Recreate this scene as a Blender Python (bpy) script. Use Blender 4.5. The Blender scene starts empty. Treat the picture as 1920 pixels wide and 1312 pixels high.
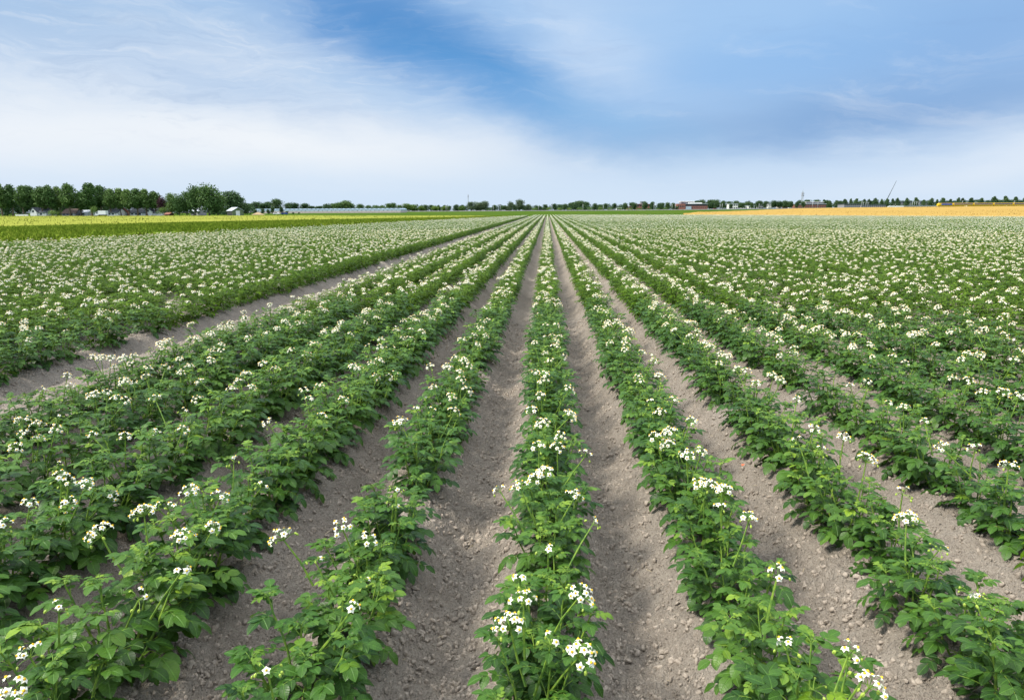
import bpy, math, random
import numpy as np
from mathutils import Matrix, Vector, Euler

# ------------------------------------------------------------------ camera, sky, sun, exposure
scene = bpy.context.scene
COL = scene.collection
R = math.radians
CAM_Z = 1.60
YAW, PITCH, ROLL = 2.98, 11.52, -0.298
cam_d = bpy.data.cameras.new("camera"); cam = bpy.data.objects.new("camera", cam_d); COL.objects.link(cam)
cam_d.sensor_width = 36; cam_d.lens = 24; cam_d.clip_start = 0.05; cam_d.clip_end = 20000
CM = Matrix.Rotation(R(YAW), 3, 'Z') @ Matrix.Rotation(R(90 - PITCH), 3, 'X') @ Matrix.Rotation(R(ROLL), 3, 'Z')
cam.location = (0, 0, CAM_Z); cam.rotation_euler = CM.to_euler()
scene.camera = cam
scene.view_settings.view_transform = 'Standard'; scene.view_settings.look = 'None'
scene.view_settings.exposure = 1.0; scene.view_settings.gamma = 1.0
try: scene.view_settings.use_curve_mapping = False
except Exception: pass
scene.cycles.max_bounces = 6; scene.cycles.diffuse_bounces = 3; scene.cycles.transmission_bounces = 3
scene.cycles.transparent_max_bounces = 4

SUN_DIR = Vector((-0.62, -0.22, 0.76)).normalized()
SUN_EL = math.asin(SUN_DIR.z); SUN_AZ = math.atan2(SUN_DIR.x, SUN_DIR.y)
sd = bpy.data.lights.new("sun", 'SUN'); sun = bpy.data.objects.new("sun", sd); COL.objects.link(sun)
sd.energy = 2.5; sd.angle = R(15); sd.color = (1.0, 0.93, 0.82)
sun.rotation_euler = SUN_DIR.to_track_quat('Z', 'Y').to_euler(); sun.location = (0, 0, 50)

def ray(px, py):
    v = Vector(((px - 960) / 1280, -(py - 656) / 1280, -1))
    return CM @ v
def pt(px, py, Y):
    d = ray(px, py); t = Y / d.y
    return Vector((d.x * t, Y, CAM_Z + d.z * t))
def on_z(px, py, z):
    d = ray(px, py); t = (z - CAM_Z) / d.z
    return Vector((d.x * t, d.y * t, z))

class NT:
    """small helper for node trees"""
    def __init__(s, nt): s.nt = nt; s.n = nt.nodes; s.l = nt.links
    def new(s, t, **k):
        o = s.n.new(t)
        for a, b in k.items(): setattr(o, a, b)
        return o
    def link(s, a, b): s.l.new(a, b)
    def put(s, sock, v):
        if isinstance(v, bpy.types.NodeSocket): s.l.new(v, sock)
        elif v is not None: sock.default_value = v
    def math(s, op, a, b=None, c=None, clamp=False):
        m = s.new('ShaderNodeMath', operation=op); m.use_clamp = clamp
        s.put(m.inputs[0], a)
        if b is not None: s.put(m.inputs[1], b)
        if c is not None: s.put(m.inputs[2], c)
        return m.outputs[0]
    def mix(s, f, a, b):
        m = s.new('ShaderNodeMix', data_type='RGBA')
        s.put(m.inputs[0], f)
        s.put(m.inputs[6], a if isinstance(a, bpy.types.NodeSocket) else (*a, 1))
        s.put(m.inputs[7], b if isinstance(b, bpy.types.NodeSocket) else (*b, 1))
        return m.outputs[2]
    def noise(s, vec, scale, detail=4, rough=0.55, dist=0.0):
        m = s.new('ShaderNodeTexNoise'); s.put(m.inputs['Vector'], vec)
        m.inputs['Scale'].default_value = scale; m.inputs['Detail'].default_value = detail
        m.inputs['Roughness'].default_value = rough; m.inputs['Distortion'].default_value = dist
        return m.outputs['Fac']
    def smooth(s, x, lo, hi, a=0.0, b=1.0):
        m = s.new('ShaderNodeMapRange', interpolation_type='SMOOTHSTEP')
        s.put(m.inputs[0], x)
        for i, v in enumerate((lo, hi, a, b)): m.inputs[i + 1].default_value = v
        return m.outputs[0]

def srgb(r, g, b):
    f = lambda c: (c / 255 / 12.92) if c / 255 <= 0.04045 else ((c / 255 + 0.055) / 1.055) ** 2.4
    return (f(r), f(g), f(b))

def build_world():
    w = bpy.data.worlds.new("World"); scene.world = w; w.use_nodes = True
    t = NT(w.node_tree); t.n.clear()
    out = t.new('ShaderNodeOutputWorld')
    sky = t.new('ShaderNodeTexSky'); sky.sky_type = 'NISHITA'; sky.sun_disc = False
    sky.sun_elevation = SUN_EL; sky.sun_rotation = SUN_AZ; sky.air_density = 1.0; sky.dust_density = 0.6; sky.ozone_density = 2.0
    bg1 = t.new('ShaderNodeBackground'); bg1.inputs[1].default_value = 0.054
    tn = t.new('ShaderNodeMix', data_type='RGBA'); tn.blend_type = 'MULTIPLY'; tn.inputs[0].default_value = 1.0; t.link(sky.outputs[0], tn.inputs[6]); tn.inputs[7].default_value = (0.40, 0.85, 1.22, 1); t.link(tn.outputs[2], bg1.inputs[0])
    tc = t.new('ShaderNodeTexCoord'); g = tc.outputs['Generated']
    sx = t.new('ShaderNodeSeparateXYZ'); t.link(g, sx.inputs[0])
    az0 = t.math('ARCTAN2', sx.outputs[0], sx.outputs[1]); el0 = t.math('ARCSINE', sx.outputs[2])
    comb = t.new('ShaderNodeCombineXYZ'); t.put(comb.inputs[0], az0); t.put(comb.inputs[1], t.math('MULTIPLY', el0, 2.6))
    n1 = t.noise(comb.outputs[0], 2.2, 3, 0.5); n2 = t.noise(comb.outputs[0], 7.0, 6, 0.6)
    comb2 = t.new('ShaderNodeCombineXYZ'); t.put(comb2.inputs[0], t.math('ADD', az0, 7.3)); t.put(comb2.inputs[1], t.math('MULTIPLY', el0, 2.6))
    n3 = t.noise(comb2.outputs[0], 2.4, 5, 0.6, 0.4)
    # warp the sky coordinates a little so cloud edges are uneven
    az = t.math('ADD', az0, t.math('MULTIPLY', t.math('SUBTRACT', n1, 0.5), 0.22))
    az = t.math('ADD', az, t.math('MULTIPLY', t.math('SUBTRACT', n2, 0.5), 0.07))
    el = t.math('ADD', el0, t.math('MULTIPLY', t.math('SUBTRACT', n3, 0.5), 0.08))
    el = t.math('ADD', el, t.math('MULTIPLY', t.math('SUBTRACT', n2, 0.5), 0.03))
    def blob(a0, e0, ra, re, rot=0.0, k=1.0):
        c, s = math.cos(R(rot)), math.sin(R(rot))
        da = t.math('SUBTRACT', az, a0); de = t.math('SUBTRACT', el, e0)
        u = t.math('DIVIDE', t.math('ADD', t.math('MULTIPLY', da, c), t.math('MULTIPLY', de, s)), ra)
        v = t.math('DIVIDE', t.math('SUBTRACT', t.math('MULTIPLY', de, c), t.math('MULTIPLY', da, s)), re)
        q = t.math('ADD', t.math('MULTIPLY', u, u), t.math('MULTIPLY', v, v))
        return t.math('MULTIPLY', t.math('POWER', 2.718, t.math('MULTIPLY', q, -1.0)), k)
    def ae(px, py):
        d = ray(px, py).normalized()
        return math.atan2(d.x, d.y), math.asin(d.z)
    def B(px, py, wx, wy, rot=0.0, k=1.0):
        a, e = ae(px, py); return blob(a, e, wx / 1280, wy / 1280, rot, k)
    # base veil
    base = t.mix(t.smooth(el, 0.0, 0.34), srgb(212, 230, 248), srgb(162, 198, 238))
    # patches of cloud: colour, centre and size in the sky
    for (col, px, py, wx, wy, rot, k) in SKY_BLOBS:
        base = t.mix(B(px, py, wx, wy, rot, k), base, srgb(*col))
    # thin streaks and mottling
    combs = t.new('ShaderNodeCombineXYZ'); t.put(combs.inputs[0], t.math('MULTIPLY', az, 1.0)); t.put(combs.inputs[1], t.math('MULTIPLY', t.math('ADD', el, t.math('MULTIPLY', az, 0.10)), 6.0))
    st = t.noise(combs.outputs[0], 3.2, 7, 0.62, 0.3)
    base = t.mix(t.math('MULTIPLY', t.smooth(st, 0.50, 0.74), 0.30), base, srgb(236, 242, 249))
    st2 = t.noise(combs.outputs[0], 6.0, 5, 0.6, 0.2)
    base = t.mix(t.math('MULTIPLY', t.smooth(st2, 0.52, 0.75), t.smooth(el, 0.05, 0.2, 0.0, 0.16)), base, srgb(128, 158, 206))
    # fine ripples of high cloud on the left
    combr = t.new('ShaderNodeCombineXYZ'); t.put(combr.inputs[0], t.math('MULTIPLY', az, 1.2)); t.put(combr.inputs[1], t.math('MULTIPLY', el, 9.0))
    rp = t.noise(combr.outputs[0], 7.0, 7, 0.66, 1.2)
    rm = t.math('ADD', B(330, 120, 420, 110, 0, 1.0), B(900, 60, 300, 80, -20, 0.35), clamp=True)
    base = t.mix(t.math('MULTIPLY', t.smooth(rp, 0.48, 0.68), t.math('MULTIPLY', rm, 0.34)), base, srgb(234, 240, 248))
    base = t.mix(t.math('MULTIPLY', t.smooth(rp, 0.50, 0.30), t.math('MULTIPLY', rm, 0.2)), base, srgb(132, 164, 206))
    # pale band over the horizon
    base = t.mix(t.smooth(el0, -0.01, 0.10, 0.75, 0.0), base, srgb(210, 228, 248))
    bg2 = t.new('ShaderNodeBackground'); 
    # unseen sky overhead, brightened and whitened to add soft light on the field
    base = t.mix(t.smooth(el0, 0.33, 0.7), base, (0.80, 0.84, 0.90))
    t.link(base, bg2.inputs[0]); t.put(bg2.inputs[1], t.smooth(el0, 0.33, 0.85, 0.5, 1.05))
    gap = t.math('ADD', B(850, 95, 240, 50, -26, 0.62), B(690, 40, 170, 34, -20, 0.45), clamp=True)
    gap = t.math('ADD', gap, B(1120, 190, 180, 36, -22, 0.3), clamp=True)
    gap = t.math('MULTIPLY', gap, t.smooth(n2, 0.25, 0.6, 0.75, 1.0))
    cover = t.math('SUBTRACT', 1.0, gap)
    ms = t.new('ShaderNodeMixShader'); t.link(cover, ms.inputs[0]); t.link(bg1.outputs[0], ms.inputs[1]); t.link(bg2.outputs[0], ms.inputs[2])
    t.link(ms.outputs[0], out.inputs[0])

SKY_BLOBS = [
    ((166, 196, 230), 90, 50, 430, 100, 0, 0.8),
    ((212, 226, 244), 330, 120, 330, 60, 8, 0.7),
    ((170, 198, 232), 520, 190, 300, 40, -10, 0.6),
    ((244, 248, 252), 600, 268, 430, 54, -4, 0.95),
    ((240, 245, 251), 60, 262, 420, 64, 0, 0.9),
    ((80, 140, 206), 740, 60, 240, 60, -18, 0.8),
    ((104, 158, 216), 960, 165, 300, 62, -20, 0.8),
    ((140, 186, 236), 1500, 90, 480, 130, 0, 0.9),
    ((120, 162, 212), 1640, 225, 400, 50, 4, 0.8),
    ((196, 218, 245), 1120, 90, 120, 100, -35, 0.85),
    ((172, 206, 243), 1400, 40, 260, 60, 0, 0.6),
    ((132, 172, 222), 1860, 60, 180, 110, 0, 0.5),
    ((240, 245, 251), 1890, 290, 260, 36, 10, 0.9),
    ((204, 224, 247), 1450, 310, 500, 36, 4, 0.7),
]
build_world()

# ------------------------------------------------------------------ helpers
def tag(o, label=None, cat=None, group=None, kind=None):
    if label: o["label"] = label
    if cat: o["category"] = cat
    if group: o["group"] = group
    if kind: o["kind"] = kind
    return o

def empty(name, loc=(0, 0, 0), rz=0.0, label=None, cat=None, group=None):
    o = bpy.data.objects.new(name, None); COL.objects.link(o)
    o.location = loc; o.rotation_euler = (0, 0, rz); o.empty_display_size = 0.1
    return tag(o, label, cat, group)

def link(name, me, parent=None, loc=(0, 0, 0), rot=(0, 0, 0), scale=None):
    o = bpy.data.objects.new(name, me); COL.objects.link(o)
    if parent is not None: o.parent = parent
    o.location = loc; o.rotation_euler = rot
    if scale is not None: o.scale = scale if hasattr(scale, '__len__') else (scale,) * 3
    return o

def material(name, col, rough=0.8, var=0.15, scale=8.0, bump=0.0, spec=0.3, metal=0.0, alt=None, coord='Object'):
    m = bpy.data.materials.new(name); m.use_nodes = True
    t = NT(m.node_tree); b = t.n['Principled BSDF']
    tc = t.new('ShaderNodeTexCoord'); n = t.noise(tc.outputs[coord], scale, 4, 0.6)
    c2 = alt if alt else tuple(c * (1 - var) for c in col)
    c1 = col if alt else tuple(min(1, c * (1 + var)) for c in col)
    t.link(t.mix(t.smooth(n, 0.35, 0.65), c1, c2), b.inputs['Base Color'])
    b.inputs['Roughness'].default_value = rough; b.inputs['Specular IOR Level'].default_value = spec
    b.inputs['Metallic'].default_value = metal
    if bump:
        bp = t.new('ShaderNodeBump'); bp.inputs['Strength'].default_value = bump; t.link(n, bp.inputs['Height']); t.link(bp.outputs[0], b.inputs['Normal'])
    return m

class MB:
    """collects faces, then links them as one mesh"""
    def __init__(s): s.v = []; s.f = []; s.m = []; s.a = []
    def add(s, verts, faces, mi=0, attr=None):
        o = len(s.v)
        s.v.extend([tuple(p) for p in verts]); s.f.extend([tuple(i + o for i in f) for f in faces]); s.m.extend([mi] * len(faces))
        s.a.extend(attr if attr is not None else [(0, 0, 0.5)] * len(verts))
    def box(s, x0, x1, y0, y1, z0, z1, mi=0):
        v = [(x, y, z) for z in (z0, z1) for y in (y0, y1) for x in (x0, x1)]
        s.add(v, [(0, 2, 3, 1), (4, 5, 7, 6), (0, 1, 5, 4), (2, 6, 7, 3), (0, 4, 6, 2), (1, 3, 7, 5)], mi)
    def tube(s, pts, rad, n=5, mi=0, tint=0.5, cap=False):
        pts = [Vector(p) for p in pts]; vs = []
        for i, p in enumerate(pts):
            d = (pts[min(i + 1, len(pts) - 1)] - pts[max(i - 1, 0)]).normalized()
            a = d.cross(Vector((0.3, 0.9, 0.1))).normalized(); b = d.cross(a)
            r = rad[i] if hasattr(rad, '__len__') else rad
            for k in range(n):
                an = 2 * math.pi * k / n
                vs.append(p + a * (math.cos(an) * r) + b * (math.sin(an) * r))
        fs = [(i * n + k, i * n + (k + 1) % n, (i + 1) * n + (k + 1) % n, (i + 1) * n + k) for i in range(len(pts) - 1) for k in range(n)]
        if cap: fs += [tuple(range(n))[::-1], tuple((len(pts) - 1) * n + k for k in range(n))]
        s.add(vs, fs, mi, [(0, 0, tint)] * len(vs))
    def mesh(s, name, mats, smooth=False, attr=False):
        me = bpy.data.meshes.new(name); me.from_pydata(s.v, [], s.f)
        for m in (mats if isinstance(mats, (list, tuple)) else [mats]): me.materials.append(m)
        me.polygons.foreach_set('material_index', s.m)
        if smooth: me.polygons.foreach_set('use_smooth', [True] * len(s.f))
        if attr:
            at = me.attributes.new('lc', 'FLOAT_VECTOR', 'POINT'); at.data.foreach_set('vector', np.array(s.a, dtype=np.float32).ravel())
        me.update(); return me
    def build(s, name, mats, parent=None, loc=(0, 0, 0), rot=(0, 0, 0), smooth=False, attr=False):
        return link(name, s.mesh(name, mats, smooth, attr), parent, loc, rot)

ONES = "zero one two three four five six seven eight nine ten eleven twelve".split()
ORD = {1: 'first', 2: 'second', 3: 'third', 4: 'fourth', 5: 'fifth', 6: 'sixth', 7: 'seventh', 8: 'eighth', 9: 'ninth', 10: 'tenth', 11: 'eleventh',
       12: 'twelfth', 13: 'thirteenth', 14: 'fourteenth', 15: 'fifteenth', 16: 'sixteenth', 17: 'seventeenth', 18: 'eighteenth', 19: 'nineteenth'}
TENS = {2: 'twent', 3: 'thirt', 4: 'fort', 5: 'fift', 6: 'sixt', 7: 'sevent', 8: 'eight', 9: 'ninet'}
def ordinal(n):
    if n in ORD: return ORD[n]
    t, u = divmod(n, 10)
    return TENS[t] + 'ieth' if u == 0 else TENS[t] + 'y-' + ORD[u]

# value noise / cell noise for real relief
def vnoise(x, y, seed, freq):
    rs = np.random.RandomState(seed); N = 256; tb = rs.rand(N, N).astype(np.float32)
    x = x * freq; y = y * freq
    xi = np.floor(x).astype(np.int64); yi = np.floor(y).astype(np.int64)
    fx = (x - xi).astype(np.float32); fy = (y - yi).astype(np.float32)
    fx = fx * fx * (3 - 2 * fx); fy = fy * fy * (3 - 2 * fy)
    a = tb[yi % N, xi % N]; b = tb[yi % N, (xi + 1) % N]; c = tb[(yi + 1) % N, xi % N]; d = tb[(yi + 1) % N, (xi + 1) % N]
    return (a * (1 - fx) + b * fx) * (1 - fy) + (c * (1 - fx) + d * fx) * fy - 0.5
def cellnoise(x, y, seed, freq):
    rs = np.random.RandomState(seed); N = 128; jx = rs.rand(N, N).astype(np.float32); jy = rs.rand(N, N).astype(np.float32); hh = rs.rand(N, N).astype(np.float32)
    x = (x * freq).astype(np.float32); y = (y * freq).astype(np.float32)
    xi = np.floor(x).astype(np.int64); yi = np.floor(y).astype(np.int64)
    best = np.full(x.shape, 9.0, np.float32); hb = np.zeros(x.shape, np.float32)
    for oy in (-1, 0, 1):
        for ox in (-1, 0, 1):
            cx = xi + ox; cy = yi + oy
            d = np.hypot(cx + jx[cy % N, cx % N] - x, cy + jy[cy % N, cx % N] - y)
            m = d < best; best = np.where(m, d, best); hb = np.where(m, hh[cy % N, cx % N], hb)
    return best, hb

def inside(poly, x, y):
    x = np.asarray(x); y = np.asarray(y); r = np.zeros(x.shape, bool); n = len(poly)
    for i in range(n):
        x1, y1 = poly[i]; x2, y2 = poly[(i + 1) % n]
        if y1 == y2: continue
        c = ((y1 > y) != (y2 > y)) & (x < (x2 - x1) * (y - y1) / (y2 - y1) + x1)
        r ^= c
    return r

def np_mesh(name, V, F, mats, smooth=True):
    """V (n,3), F (m,4) or (m,3)"""
    me = bpy.data.meshes.new(name); k = F.shape[1]
    me.vertices.add(len(V)); me.vertices.foreach_set('co', V.astype(np.float32).ravel())
    me.loops.add(F.size); me.loops.foreach_set('vertex_index', F.astype(np.int32).ravel())
    me.polygons.add(len(F)); me.polygons.foreach_set('loop_start', (np.arange(len(F)) * k).astype(np.int32))
    me.polygons.foreach_set('loop_total', np.full(len(F), k, np.int32))
    if smooth: me.polygons.foreach_set('use_smooth', np.ones(len(F), bool))
    for m in (mats if isinstance(mats, (list, tuple)) else [mats]): me.materials.append(m)
    me.update(calc_edges=True); me.validate(); return me

# ------------------------------------------------------------------ ground
ROW = 0.75
FIELD = [(-26, 0.6), (-25.5, 12), (-24.3, 30), (-22.6, 42), (-20, 64), (-11, 136), (-4, 198), (3, 200), (38, 176), (72, 107), (96, 60), (96, 0.6)]
BARE = -6

def sstep(x, a, b):
    t = np.clip((np.asarray(x, dtype=float) - a) / (b - a), 0, 1); return t * t * (3 - 2 * t)
def gz(X, Y):
    return -0.28 + sstep(Y, 430, 680) * (1.35 + 1.7 * sstep(X, 60, 450))
def gzf(X, Y): return float(gz(X, Y))

def soil_height(X, Y):
    X = np.where(X < -5.2, X + 0.18, np.where(X < -4.0, -4.0 + (X + 4.0) * 0.85, X))
    ph = X / ROW
    w = 0.012 * vnoise(X * 0.3, Y, 3, 1.1)
    s = 0.5 - 0.5 * np.cos(2 * np.pi * (ph + w / ROW * 2))
    z = -0.205 * np.power(s, 1.25)
    idx = np.round(ph)
    z += np.where(idx == BARE, -0.035 * (1 - s), 0)
    return z

def ground_material():
    m = bpy.data.materials.new("far_grass"); m.use_nodes = True; t = NT(m.node_tree); b = t.n['Principled BSDF']
    tc = t.new('ShaderNodeTexCoord'); o = tc.outputs['Object']
    a = t.noise(o, 0.03, 5, 0.6); c = t.noise(o, 1.5, 4, 0.7)
    col = t.mix(t.smooth(a, 0.35, 0.65), (0.05, 0.105, 0.014), (0.08, 0.125, 0.022))
    col = t.mix(t.math('MULTIPLY', t.smooth(c, 0.4, 0.7), 0.5), col, (0.04, 0.08, 0.014))
    t.link(col, b.inputs['Base Color']); b.inputs['Roughness'].default_value = 0.95; b.inputs['Specular IOR Level'].default_value = 0.0
    return m

def soil_material():
    m = bpy.data.materials.new("dry_soil"); m.use_nodes = True; t = NT(m.node_tree); b = t.n['Principled BSDF']
    tc = t.new('ShaderNodeTexCoord'); o = tc.outputs['Object']
    big = t.noise(o, 1.1, 4, 0.6); mid = t.noise(o, 14, 5, 0.65); fine = t.noise(o, 110, 4, 0.7)
    vo = t.new('ShaderNodeTexVoronoi'); t.link(o, vo.inputs['Vector']); vo.inputs['Scale'].default_value = 55
    vo2 = t.new('ShaderNodeTexVoronoi'); t.link(o, vo2.inputs['Vector']); vo2.inputs['Scale'].default_value = 210
    col = t.mix(t.smooth(big, 0.3, 0.7), SOIL_A, SOIL_B)
    col = t.mix(t.math('MULTIPLY', t.smooth(mid, 0.35, 0.7), 0.45), col, SOIL_C)
    col = t.mix(t.math('MULTIPLY', t.smooth(fine, 0.5, 0.8), 0.55), col, SOIL_D)
    # scattered pale and dark grains
    sp = t.new('ShaderNodeSeparateColor'); t.link(vo2.outputs['Color'], sp.inputs[0])
    col = t.mix(t.math('MULTIPLY', t.smooth(sp.outputs[0], 0.90, 0.97), 0.5), col, (0.47, 0.43, 0.36))
    col = t.mix(t.math('MULTIPLY', t.smooth(sp.outputs[1], 0.86, 0.95), 0.5), col, (0.10, 0.085, 0.072))
    t.link(col, b.inputs['Base Color']); b.inputs['Roughness'].default_value = 0.96; b.inputs['Specular IOR Level'].default_value = 0.12
    h = t.math('ADD', t.math('MULTIPLY', t.math('SUBTRACT', 1.0, vo.outputs['Distance']), 0.5), t.math('MULTIPLY', t.math('SUBTRACT', 1.0, vo2.outputs['Distance']), 0.22))
    h = t.math('ADD', h, t.math('MULTIPLY', fine, 0.35)); h = t.math('ADD', h, t.math('MULTIPLY', mid, 0.6))
    bp = t.new('ShaderNodeBump'); bp.inputs['Strength'].default_value = 1.0; bp.inputs['Distance'].default_value = 0.035
    t.link(h, bp.inputs['Height']); t.link(bp.outputs[0], b.inputs['Normal'])
    return m
SOIL_A = (0.385, 0.340, 0.288); SOIL_B = (0.325, 0.284, 0.238); SOIL_C = (0.235, 0.200, 0.167); SOIL_D = (0.48, 0.43, 0.365)
M_soil = soil_material(); M_grass = ground_material()

def build_ground():
    xs = np.concatenate([np.arange(-6000, -1000, 500.), np.arange(-1000, 1400, 25.), np.arange(1400, 6001, 500.)])
    ys = np.concatenate([np.arange(-3000, -200, 400.), np.arange(-200, 1400, 20.), np.arange(1400, 9001, 500.)])
    X, Y = np.meshgrid(xs, ys); Z = gz(X, Y)
    V = np.stack([X, Y, Z], -1).reshape(-1, 3); nx, ny = len(xs), len(ys)
    i = (np.arange(ny - 1)[:, None] * nx + np.arange(nx - 1)[None]).ravel()
    F = np.stack([i, i + 1, i + nx + 1, i + nx], -1)
    tag(link("ground", np_mesh("ground", V, F, M_grass)), "flat green grassland reaching to the horizon beyond the crop fields", kind='structure')
build_ground()

def build_soil():
    def seg(a, b, s): return np.arange(a, b, s)
    xs = np.concatenate([seg(-30, -6, .125), seg(-6, -2.6, .034), seg(-2.6, 2.6, .017), seg(2.6, 6, .034), seg(6, 99, .125)])
    ys = np.concatenate([seg(0.5, 1.3, .06), seg(1.3, 5, .017), seg(5, 12, .04), seg(12, 40, .15), seg(40, 203, .7)])
    X, Y = np.meshgrid(xs, ys); Z = soil_height(X, Y)
    near = 1 - sstep(Y, 14, 40)
    Z += near * (0.030 * vnoise(X, Y, 11, 2.3) + 0.022 * vnoise(X, Y, 12, 6) + 0.014 * vnoise(X, Y, 13, 14) + 0.012 * vnoise(X, Y, 14, 31))
    rough = 0.45 + 0.75 * (vnoise(X, Y * 0.25, 15, 1.35) + 0.5)         # some furrows are lumpy, some smeared smooth
    rough = np.where((X > 0.05) & (X < 1.1), rough * 1.35, rough)
    d1, h1 = cellnoise(X + 0.02 * vnoise(X, Y, 20, 20), Y, 16, 20); d2, h2 = cellnoise(X, Y, 17, 42)
    nn = 1 - sstep(Y, 7, 16)
    Z += nn * rough * (0.036 * h1 * np.clip(1 - d1 * 1.25, 0, 1) ** 0.6 + 0.021 * h2 * np.clip(1 - d2 * 1.2, 0, 1) ** 0.6)
    V = np.stack([X, Y, Z], -1).reshape(-1, 3); nx, ny = len(xs), len(ys)
    grow = [(x + (-1.6 if x < 0 else 1.5), y + (1.5 if y > 100 else 0) - (0.3 if y < 1 else 0)) for x, y in FIELD]
    i = (np.arange(ny - 1)[:, None] * nx + np.arange(nx - 1)[None]).ravel()
    keep = inside(grow, V[i, 0], V[i, 1]); i = i[keep]
    F = np.stack([i, i + 1, i + nx + 1, i + nx], -1)
    used = np.unique(F); mp = np.zeros(len(V), np.int64); mp[used] = np.arange(len(used))
    tag(link("field_soil", np_mesh("field_soil", V[used], mp[F], M_soil)), "dry brown soil raised in long ridges under the potato rows", kind='structure')
build_soil()

# points instanced by geometry nodes (uncountable stuff)
def scatter(name, pts, rots, scls, idx, protos, label, cat):
    n = len(pts); me = bpy.data.meshes.new(name); me.vertices.add(n); me.vertices.foreach_set('co', np.asarray(pts, np.float32).ravel())
    a = me.attributes.new('rot', 'FLOAT_VECTOR', 'POINT'); a.data.foreach_set('vector', np.asarray(rots, np.float32).ravel())
    a = me.attributes.new('scl', 'FLOAT_VECTOR', 'POINT'); a.data.foreach_set('vector', np.asarray(scls, np.float32).ravel())
    a = me.attributes.new('pick', 'INT', 'POINT'); a.data.foreach_set('value', np.asarray(idx, np.int32))
    o = link(name, me)
    c = bpy.data.collections.new(name + "_shapes")
    for k, (mname, pm) in enumerate(protos):
        q = bpy.data.objects.new("%s_%02d" % (mname, k), pm); c.objects.link(q)
    g = bpy.data.node_groups.new(name + "_nodes", 'GeometryNodeTree')
    g.interface.new_socket('Geometry', in_out='INPUT', socket_type='NodeSocketGeometry')
    g.interface.new_socket('Geometry', in_out='OUTPUT', socket_type='NodeSocketGeometry')
    N = g.nodes; L = g.links
    gi = N.new('NodeGroupInput'); go = N.new('NodeGroupOutput')
    ci = N.new('GeometryNodeCollectionInfo'); ci.inputs['Collection'].default_value = c; ci.inputs['Separate Children'].default_value = True; ci.inputs['Reset Children'].default_value = True
    ip = N.new('GeometryNodeInstanceOnPoints'); ip.inputs['Pick Instance'].default_value = True
    def attr(nm, ty):
        q = N.new('GeometryNodeInputNamedAttribute'); q.data_type = ty; q.inputs[0].default_value = nm; return q.outputs[0]
    e2r = N.new('FunctionNodeEulerToRotation')
    L.new(gi.outputs[0], ip.inputs['Points']); L.new(ci.outputs[0], ip.inputs['Instance']); L.new(attr('pick', 'INT'), ip.inputs['Instance Index'])
    L.new(attr('rot', 'FLOAT_VECTOR'), e2r.inputs[0]); L.new(e2r.outputs[0], ip.inputs['Rotation']); L.new(attr('scl', 'FLOAT_VECTOR'), ip.inputs['Scale'])
    L.new(ip.outputs[0], go.inputs[0])
    md = o.modifiers.new("scatter", 'NODES'); md.node_group = g
    return tag(o, label, cat, kind='stuff')

# ------------------------------------------------------------------ soil crumbs
def surf_z(x, y):
    return soil_height(np.asarray(x), np.asarray(y))
M_crumb = material('soil_crumb', (0.39, 0.34, 0.285), 0.95, 0.2, 1.3, alt=(0.27, 0.232, 0.195), spec=0.1)
def build_crumbs():
    rs = np.random.RandomState(5); protos = []
    for k in range(5):
        import bmesh
        bm = bmesh.new(); bmesh.ops.create_icosphere(bm, subdivisions=2, radius=1)
        sd_ = Vector((k * 3.1, k * 1.7, k))
        from mathutils import noise as mn
        for v in bm.verts:
            n = mn.noise(v.co * 1.1 + sd_) * 0.5 + mn.noise(v.co * 2.7 + sd_) * 0.25
            v.co = v.co * (1 + n); v.co.z *= 0.7
        me = bpy.data.meshes.new("crumb"); bm.to_mesh(me); bm.free(); me.materials.append(M_crumb)
        if k % 2: me.polygons.foreach_set('use_smooth', [True] * len(me.polygons))
        protos.append(("crumb", me))
    n = 170000
    Y = 1.2 + 9.5 * rs.rand(n) ** 1.9; X = (rs.rand(n) * 2 - 1) * (1.3 + 0.9 * Y)
    lump = vnoise(X, Y * 0.25, 15, 1.35) + 0.5 + 0.35 * vnoise(X, Y, 77, 3)
    lump = np.where((X > 0.05) & (X < 1.1), lump + 0.25, lump)
    keep = rs.rand(n) < np.clip(lump * 1.3, 0.12, 1); X = X[keep]; Y = Y[keep]; n = len(X)
    s = 0.0024 + 0.0092 * rs.rand(n) ** 3.4; s *= 1 + 0.07 * Y
    Z = surf_z(X, Y) + 0.013 + 0.3 * s + 0.030 * vnoise(X, Y, 11, 2.3) + 0.022 * vnoise(X, Y, 12, 6) + 0.014 * vnoise(X, Y, 13, 14) + 0.012 * vnoise(X, Y, 14, 31)
    scatter("soil_crumbs", np.stack([X, Y, Z], -1), rs.rand(n, 3) * 6.28, np.stack([s * rs.uniform(.8, 1.4, n), s * rs.uniform(.8, 1.3, n), s], -1), rs.randint(0, 5, n), protos,
            "loose crumbs of dry soil lying in the furrows between potato rows", "soil crumbs")
build_crumbs()

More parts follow.
